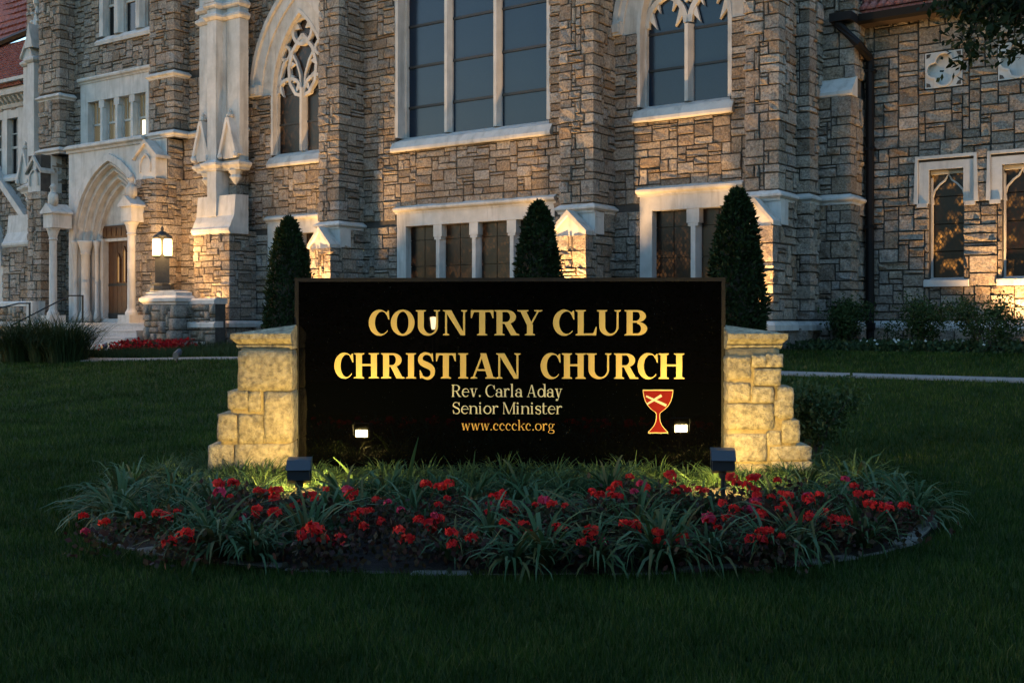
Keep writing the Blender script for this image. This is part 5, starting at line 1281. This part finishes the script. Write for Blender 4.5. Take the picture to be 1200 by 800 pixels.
def pier(label, inner, cap_pts, stones, mort, ox):
    p = empty('stone_pier', (0, FY, 0), 0, label=label, cat='pier', group='stone piers flanking the sign')
    cv = lambda a: (ox+a[0]/4, 370+a[1]/4)
    for a, b, c, d in mort:
        x0, y0 = cv((a, c)); x1, y1 = cv((b, d)); q = MB(); tumbled(q, min(fx(x0), fx(x1)), max(fx(x0), fx(x1)), fz(y1), fz(y0), .50, .035, bul=.012)
        for i, v in enumerate(q.v): q.v[i] = (v[0], v[1]+.022, v[2])
        q.build('mortar_core', M['pier_mortar'], p, True)
    for a, b, c, d in stones:
        x0, y0 = cv((a, c)); x1, y1 = cv((b, d)); q = MB(); tumbled(q, fx(x0)-.006, fx(x1)+.006, fz(y1)-.006, fz(y0)+.006, .53, .017)
        dy = uni(-.006, .01)
        for i, v in enumerate(q.v): q.v[i] = (v[0], v[1]+dy-.008, v[2])
        q.build('stone', M['pier'], p, True)
    # cap: moulded slab with a hipped top rising to the sign
    xo, xi = fx(cap_pts[0]), fx(cap_pts[1]); sg = 1 if xi > xo else -1
    q = MB(); z0, z1 = fz(391), fz(391)+.10
    def lay(e, h): return [(xo-sg*e+sg*.0, -.0-e, h), (xi, -.0-e, h), (xi, .53+e, h), (xo-sg*e, .53+e, h)]
    q.loft([lay(-.06, fz(409)), lay(-.045, fz(406)), lay(-.045, fz(404.4)), lay(-.075, fz(404.2)), lay(-.075, fz(403.6)), lay(-.05, fz(403)), lay(0, fz(397)), lay(.0, fz(391))])
    ap = (xi, .27, fz(391)+.085); L = lay(0, fz(391)); q.add(L+[ap], [(0, 1, 4), (1, 2, 4), (2, 3, 4), (3, 0, 4)])
    q.build('cap', M['pier'], p)
    return p
pier('stepped limestone pier of large blocks at the left end of the sign', 343, (270, 340.5), [
    (236, 478, 164, 352), (186, 284, 352, 437), (286, 342, 356, 450), (358, 482, 358, 592), (141, 232, 460, 588), (236, 352, 464, 598), (96, 214, 606, 735), (220, 480, 602, 740)],
    [(240, 480, 150, 750), (192, 300, 356, 750), (148, 300, 466, 750), (102, 300, 612, 750)], 220)
pier('stepped limestone pier of rounded rubble at the right end of the sign', 849, (923.5, 853), [
    (134, 240, 192, 297), (246, 312, 186, 240), (312, 390, 180, 240), (256, 382, 248, 326), (134, 238, 314, 402), (246, 346, 334, 406), (366, 438, 335, 480), (134, 346, 414, 532), (350, 384, 400, 470), (386, 470, 490, 596), (134, 310, 556, 682), (314, 382, 540, 606), (330, 525, 614, 676), (150, 330, 696, 756), (338, 526, 684, 748)],
    [(132, 384, 150, 750), (132, 434, 342, 750), (132, 464, 496, 750), (132, 518, 612, 750)], 820)

# ------------------------------------------------------------------ flower bed: soil, stone edging, plants
bv = []; NB_ = 64
for r in range(9):
    f = r/8
    for k in range(NB_):
        a = 6.28318*k/NB_; c, s_ = math.cos(a), math.sin(a)
        rx = BAX*f*math.copysign(abs(c)**(2/BP), c); ry = (BAY if s_ < 0 else 2.0)*f*math.copysign(abs(s_)**(2/BP), s_)
        bv.append((BCX+rx, BCY+ry, .008+.11*(1-f**3)+(uni(-.015, .015) if 0 < r < 8 else 0)))
bf = [(r*NB_+k, r*NB_+(k+1) % NB_, (r+1)*NB_+(k+1) % NB_, (r+1)*NB_+k) for r in range(8) for k in range(NB_)]
tag(raw('flower_bed_soil', bv, bf, M['soil'], smooth=True), kind='structure')
edge = empty('bed_edging', (0, BCY-BAY, 0), 0, label='ring of flat pale edging stones round the flower bed', cat='edging')
ep = []
for k in range(721):
    a = math.pi+math.pi*1.06*k/720-.09; c, s_ = math.cos(a), math.sin(a)
    ep.append((BCX+BAX*math.copysign(abs(c)**(2/BP), c), BCY+(BAY if s_ < 0 else 2.0)*math.copysign(abs(s_)**(2/BP), s_)))
acc = 0; i0 = 0; tgt = uni(.25, .5)
for i in range(1, len(ep)):
    acc += math.dist(ep[i-1], ep[i])
    if acc > tgt:
        a, b = ep[i0], ep[i]; dx, dy = b[0]-a[0], b[1]-a[1]; l = math.hypot(dx, dy); nx, ny = dy/l, -dx/l; g = .02; w0, w1 = -uni(.05, .12), uni(-.02, .03); t0, t1 = g/l, 1-g/l; h = uni(-.004, .022)
        P = [(a[0]+dx*t+nx*w+uni(-.012, .012), a[1]+dy*t+ny*w+uni(-.012, .012)-(BCY-BAY)) for t, w in ((t0, w0), ((t0+t1)/2, w0), (t1, w0), (t1, w1), ((t0+t1)/2, w1+.01), (t0, w1))]
        q = MB(); q.loft([[(x, y, -.05) for x, y in P], [(x, y, h) for x, y in P], [(x*.93+(P[0][0]+P[3][0])/2*.07, y*.93+(P[0][1]+P[3][1])/2*.07, h+.008) for x, y in P]]); q.build('stone', M['edging'], edge)
        acc = 0; i0 = i; tgt = uni(.22, .5)
def pt(px, py, h):
    """ground point under something seen at height h in the picture"""
    y = 1300*(EYE-h)/(py-374); return ((px-600)/1300*y, y)
MARKS = ((70, 'the left tip of the bed'), (140, 'the left end of the edging'), (205, 'the stepped left pier edge'), (275, 'the left stone pier'), (351, 'the left floodlight'), (421, 'the left lamp reflection'), (490, 'the tallest upright leaf'), (545, 'the title Senior'), (595, 'the web address'), (640, 'the title Minister'), (700, 'the second letter C of CHURCH'), (770, 'the red chalice'), (847, 'the right floodlight'), (895, 'the right stone pier'), (950, 'the stepped right pier edge'), (1010, 'the dark shrub'), (1060, 'the right end of the edging'), (1110, 'the right tip of the bed'))
ORD = ('', ', second from left', ', third from left', ', fourth from left', ', fifth from left', ', sixth from left', ', seventh from left', ', eighth from left', ', ninth from left', ', tenth from left')
PLACED = []
def place_later(o, what, X, Y): PLACED.append((o, what, 600+1300*X/Y, Y))
def name_places():
    """every bed plant is named by its row and by what stands nearest above it in the picture"""
    cells = {}
    for o, what, px, Y in PLACED:
        row_ = 'front' if Y < 8.0 else 'middle' if Y < 9.3 else 'back' if Y < 10.4 else 'rearmost'
        mk = min(MARKS, key=lambda m_: abs(m_[0]-px))[1]; cells.setdefault((what, row_, mk), []).append((px, o))
    for (what, row_, mk), l in cells.items():
        for k, (px, o) in enumerate(sorted(l, key=lambda e: e[0])): o['label'] = '%s, %s row by %s%s' % (what, row_, mk, ORD[min(k, 9)])
# strap-leaved clumps along the front and ends
protos = [clump('strap_leaf_clump', 64, .56, .031, 1.2, rng, M['strap'], .08, .62, 5) for _ in range(4)]
FL_ = [(120,622),(185,610),(272,572),(270,590),(310,584),(322,592),(300,612),(366,588),(376,632),(408,592),(441,594),(446,620),(470,606,1),(518,578),(524,592),(577,590),(594,600),(614,624),(627,600),(662,601),(703,588),(724,590),(738,566),(742,627),(757,584),(788,573),(806,582),(831,618),(864,574),(860,604),(886,600),(893,612),(911,570),(904,590),(921,602),(948,592),(960,588),(968,608),(946,616),(1001,577),(1018,588),(1036,604),(1060,602),(212,636),(355,640),(398,640),(480,640),(552,640),(690,640),(800,640),(880,640),(915,638),(985,620),(655,628),(505,622),(420,610)]
SL_ = []
spots = []
for px, py in ((530,640),(560,650),(600,648),(500,630),(640,655),(670,640),(700,648),(735,650),(770,645),(800,650),(830,640),(575,625),(620,620),(690,615),(745,618),(860,650),(900,640),(935,628),(960,640),(985,620),(1010,625),(1040,612),(395,640),(430,648),(345,650),(300,640),(250,648),(225,640),(190,640),(160,635),(130,628),(110,610),(90,600),(140,600),(175,610),(215,600),(240,620),(1060,600),(1075,590),(1030,585),(980,590),(1000,570),(480,600),(545,598),(650,598),(790,600),(910,605),(360,625),(280,610),(1090,600),(80,588),(100,580),(1050,570),(120,570),(420,600),(455,612),(500,606),(585,606),(630,604),(705,604),(765,606),(820,604),(385,612),(320,612),(300,600),(250,596),(200,585),(160,580),(940,600),(875,612),(300,580),(400,582),(455,580),(520,578),(560,582),(610,578),(665,580),(715,578),(765,582),(905,580),(945,576),(235,582)):
    spots.append((px, py))
FRONT = [pt(f_[0], f_[1], .17) for f_ in FL_ if f_[1] > 596]
for k, (px, py) in enumerate(spots):
    X, Y = pt(px, py, .12); 
    if not inbed(X, Y, .985): 
        f = .96/((abs((X-BCX)/BAX)**BP+abs((Y-BCY)/BAY)**BP)**(1/BP)); X, Y = BCX+(X-BCX)*f, BCY+(Y-BCY)*f
    if Y > FY-.1 and -2.95 < X < 2.95: Y = FY-.25
    if min(abs(X+1.79), abs(X-1.78)) < .30 and 7.6 < Y < 9.6: continue
    if any(abs(X-a) < .13 and -.5 < Y-b < .1 for a, b in FRONT) and (k % 2 or px < 470): continue
    o = protos[len(SL_)] if len(SL_) < 4 else protos[len(SL_) % 4].copy()
    if len(SL_) >= 4: col.objects.link(o)
    SL_.append(o)
    o.location = (X, Y, .05); o.rotation_euler = (0, 0, uni(0, 6.28)); sc_ = uni(.75, 1.12); o.scale = (sc_, sc_, sc_*uni(.8, 1.1))
    tag(o, None, 'leafy clump', 'strap leaved clumps in the flower bed'); place_later(o, 'clump of strap leaves', X, Y)
# fine green tufts behind, in front of the granite and the piers, and round the ends
fine = [clump('fine_leaf_tuft', 120, .30, .012, .85, rng, M['liriope'], .12, .75, 4) for _ in range(4)]
fs_ = []; FN_ = []
for k in range(64): fs_.append((-2.75+5.5*(k % 32)/31+uni(-.06, .06), (10.52 if k < 32 else 9.98)+uni(-.16, .12)))
for k in range(34): fs_.append((-2.7+5.4*k/33+uni(-.1, .1), 9.45+uni(-.25, .2)))
for k in range(44):
    a = math.pi*(.93+1.14*rnd()); f = uni(.72, .97); c, s_ = math.cos(a), math.sin(a)
    X, Y = BCX+BAX*f*math.copysign(abs(c)**(2/BP), c), BCY+(BAY if s_ < 0 else 2.0)*f*math.copysign(abs(s_)**(2/BP), s_)
    if abs(X) > 2.3: fs_.append((X, Y))
for k in range(16): X = (3.0+uni(0, .6))*(1 if k % 2 else -1); fs_.append((X, uni(10.3, 11.7)))
NEAR = [(sg*1.785+a, 9.62+b) for sg in (-1, 1) for a, b in ((-.22, .1), (.22, .1), (0, .32), (-.32, .30), (.3, .34), (-.2, -.28), (.24, -.25), (0, -.4))]
fs_ += NEAR
for k, (X, Y) in enumerate(fs_):
    if abs(X) < 2.95 and Y > FY-.05 and Y < 11.3: Y = FY-.1
    if min(abs(X+1.79), abs(X-1.78)) < .34 and 8.9 < Y < 9.95 and (X, Y) not in NEAR: continue
    o = fine[len(FN_)] if len(FN_) < 4 else fine[len(FN_) % 4].copy()
    if len(FN_) >= 4: col.objects.link(o)
    FN_.append(o)
    o.location = (X, Y, .06); o.rotation_euler = (0, 0, uni(0, 6.28)); sc_ = uni(.7, 1.1)*(.55 if (X, Y) in NEAR else 1); o.scale = (sc_, sc_, sc_*uni(.8, 1.1))
    tag(o, None, 'leafy tuft', 'fine leaved tufts in the flower bed'); place_later(o, 'fine leaved tuft', X, Y)
# a few tall single leaves
def tall_leaf(px0, py0, px1, py1, Y, w, label, bend=0.0, bx=0.0):
    k_ = Y/1300; a = Vector(((px0-600)*k_, Y, EYE+(374-py0)*k_)); b = Vector(((px1-600)*k_, Y-.05, EYE+(374-py1)*k_)); q = MB(); n = 7; V = []
    for i in range(n+1):
        f = i/n; p = a.lerp(b, f)+Vector((bx*math.sin(f*3.14), -.04*math.sin(f*3), bend*math.sin(f*3.14))); ww = w*(1-f**2.5)*.5+.002; V += [(p.x-ww, p.y, p.z), (p.x, p.y-ww*.35, p.z), (p.x+ww, p.y, p.z)]
    q.v = V; q.f = [(3*i+j, 3*i+j+1, 3*i+j+4, 3*i+j+3) for i in range(n) for j in (0, 1)]
    tag(q.build('tall_leaf', M['liriope'], None, True), label, 'leaf')
tall_leaf(425, 580, 391, 534, 9.9, .035, 'pale leaf leaning left below the left lamp reflection', .05)
tall_leaf(476, 598, 491, 511, 9.7, .045, 'tall upright leaf standing against the granite', 0, -.02)
tall_leaf(551, 585, 557, 527, 9.9, .02, 'thin upright leaf right of the tallest one')
tall_leaf(607, 580, 613, 541, 9.8, .03, 'short upright leaf with a bent tip below the web address')
tall_leaf(783, 590, 790, 548, 9.8, .014, 'thin folded leaf near the right floodlight, rising stalk'); tall_leaf(790, 548, 809, 563, 9.8, .012, 'folded tip of the thin leaf near the right floodlight')
# red flowering plants
def flower_plant(px, py, pink, k):
    h = .16+.14*min(1, max(0, (640-py)/70)); X, Y = pt(px, py, h)
    if Y > FY-.35: Y = FY-.35
    z0 = .05; o = empty('red_flower_plant', (X, Y, z0), uni(0, 6), cat='flower', group='flowering plants in the bed'); place_later(o, 'pink flowered plant' if pink else 'red flowered plant', X, Y)
    n = 130; g = rng.normal(size=(n, 3))*np.array([.10, .10, .07])+np.array([0, 0, h*.5]); g[:, 2] = np.clip(g[:, 2], .0, h*.95)
    P, F = leaf_quads(g, .05, .6, rng, 1.5, np.array([0, 0, .7])); raw('foliage', P, F, M['bronze_leaf'], o)
    for j in range(random.choice((2, 3, 4, 5))):
        c = np.array([uni(-.14, .14)*(j > 0), uni(-.12, .12)*(j > 0), h-z0+.05+uni(-.06, .06)*(j > 0)]); m_ = 22
        d = rng.normal(size=(m_, 3)); d /= np.linalg.norm(d, axis=1, keepdims=True); d[:, 2] = np.abs(d[:, 2])*.9-.15
        V = []; r = uni(.032, .060)
        for t in range(m_):
            dv = d[t]; u = np.cross(dv, [0, 0, 1.0])+1e-3; u /= np.linalg.norm(u); v_ = np.cross(dv, u); p = c+dv*r*.55; s1 = r*uni(.4, .62); a = uni(0, 6); u2 = u*math.cos(a)+v_*math.sin(a); v2 = -u*math.sin(a)+v_*math.cos(a)
            V += [p-u2*s1*.3, p+v2*s1*.8+dv*s1*.35-u2*s1*.2, p+u2*s1+dv*s1*.5, p-v2*s1*.8+dv*s1*.35-u2*s1*.2]
        raw('flower', np.array(V), np.arange(4*m_).reshape(m_, 4), M['petal_pink' if pink or (j == 1 and k % 3 == 0) else 'petal'], o)
for k, e in enumerate(FL_): flower_plant(e[0], e[1], len(e) > 2, k)
name_places()

# ------------------------------------------------------------------ the two floodlights on the sign
def floodlight(px, py, Y, rot, label, e):
    k_ = Y/1300; X, Z = (px-600)*k_, EYE+(374-py)*k_
    o = empty('floodlight', (X, Y, 0.05), R(rot), label=label, cat='floodlight'); z = Z-.05; q = MB()
    # side outline (y, z): back low at the camera side, lens on the sign side, hood over it
    q.prism([(-.10, z-.055), (-.125, z+.035), (-.06, z+.095), (.035, z+.095), (.035, z-.05), (-.03, z-.085)], -.09, .09, ax=0); q.build('housing', M['housing'], o)
    q = MB(); q.prism([(-.135, z+.028), (-.068, z+.102), (.098, z+.108), (.098, z+.118), (-.072, z+.112), (-.142, z+.034)], -.10, .10, ax=0)
    for a, b in ((-.10, -.092), (.092, .10)): q.prism([(-.06, z+.10), (.095, z+.107), (.038, z-.05), (-.02, z-.08)], a, b, ax=0)
    q.build('hood', M['housing'], o)
    q = MB(); q.box(-.075, .075, .0355, .040, z-.04, z+.075); q.build('lens', M['housing'], o)
    q = MB(); q.box(-.064, .064, .0405, .046, z-.036, z+.036); q.build('lamp', M['lens'], o)
    q = MB(); q.tube([(0, -.03, -.12), (0, -.03, z-.06)], .02, 7); q.tube([(0, -.03, z-.12), (0, -.03, z-.05)], .034, 8); q.build('stake', M['iron'], o)
    return o
floodlight(351, 553, 9.35, 6, 'dark wedge shaped floodlight on a stake before the left pier', 95)
floodlight(847, 542, 9.35, -7, 'dark wedge shaped floodlight on a stake before the right pier', 95)
# a lamp post behind the viewer, seen mirrored between the letters U and N
q0 = empty('lamp_post', (-2.97, -5.4, 0), 0, label='small lit lamp post mirrored in the granite between U and N', cat='lamp post')
q = MB(); q.tube([(0, 0, -.1), (0, 0, 1.35)], .04, 8); q.build('post', M['iron'], q0)
q = MB(); q.lathe((0, 0, 1.35), [(.03, 0), (.05, .03), (.08, .3), (.02, .31)], 8); q.build('lamp_glass', M['post_lamp'], q0)
q = MB(); q.lathe((0, 0, 1.66), [(.26, 0), (.28, .04), (.12, .12), (.02, .2)], 8); q.build('lamp_hood', M['bronze_dark'], q0)
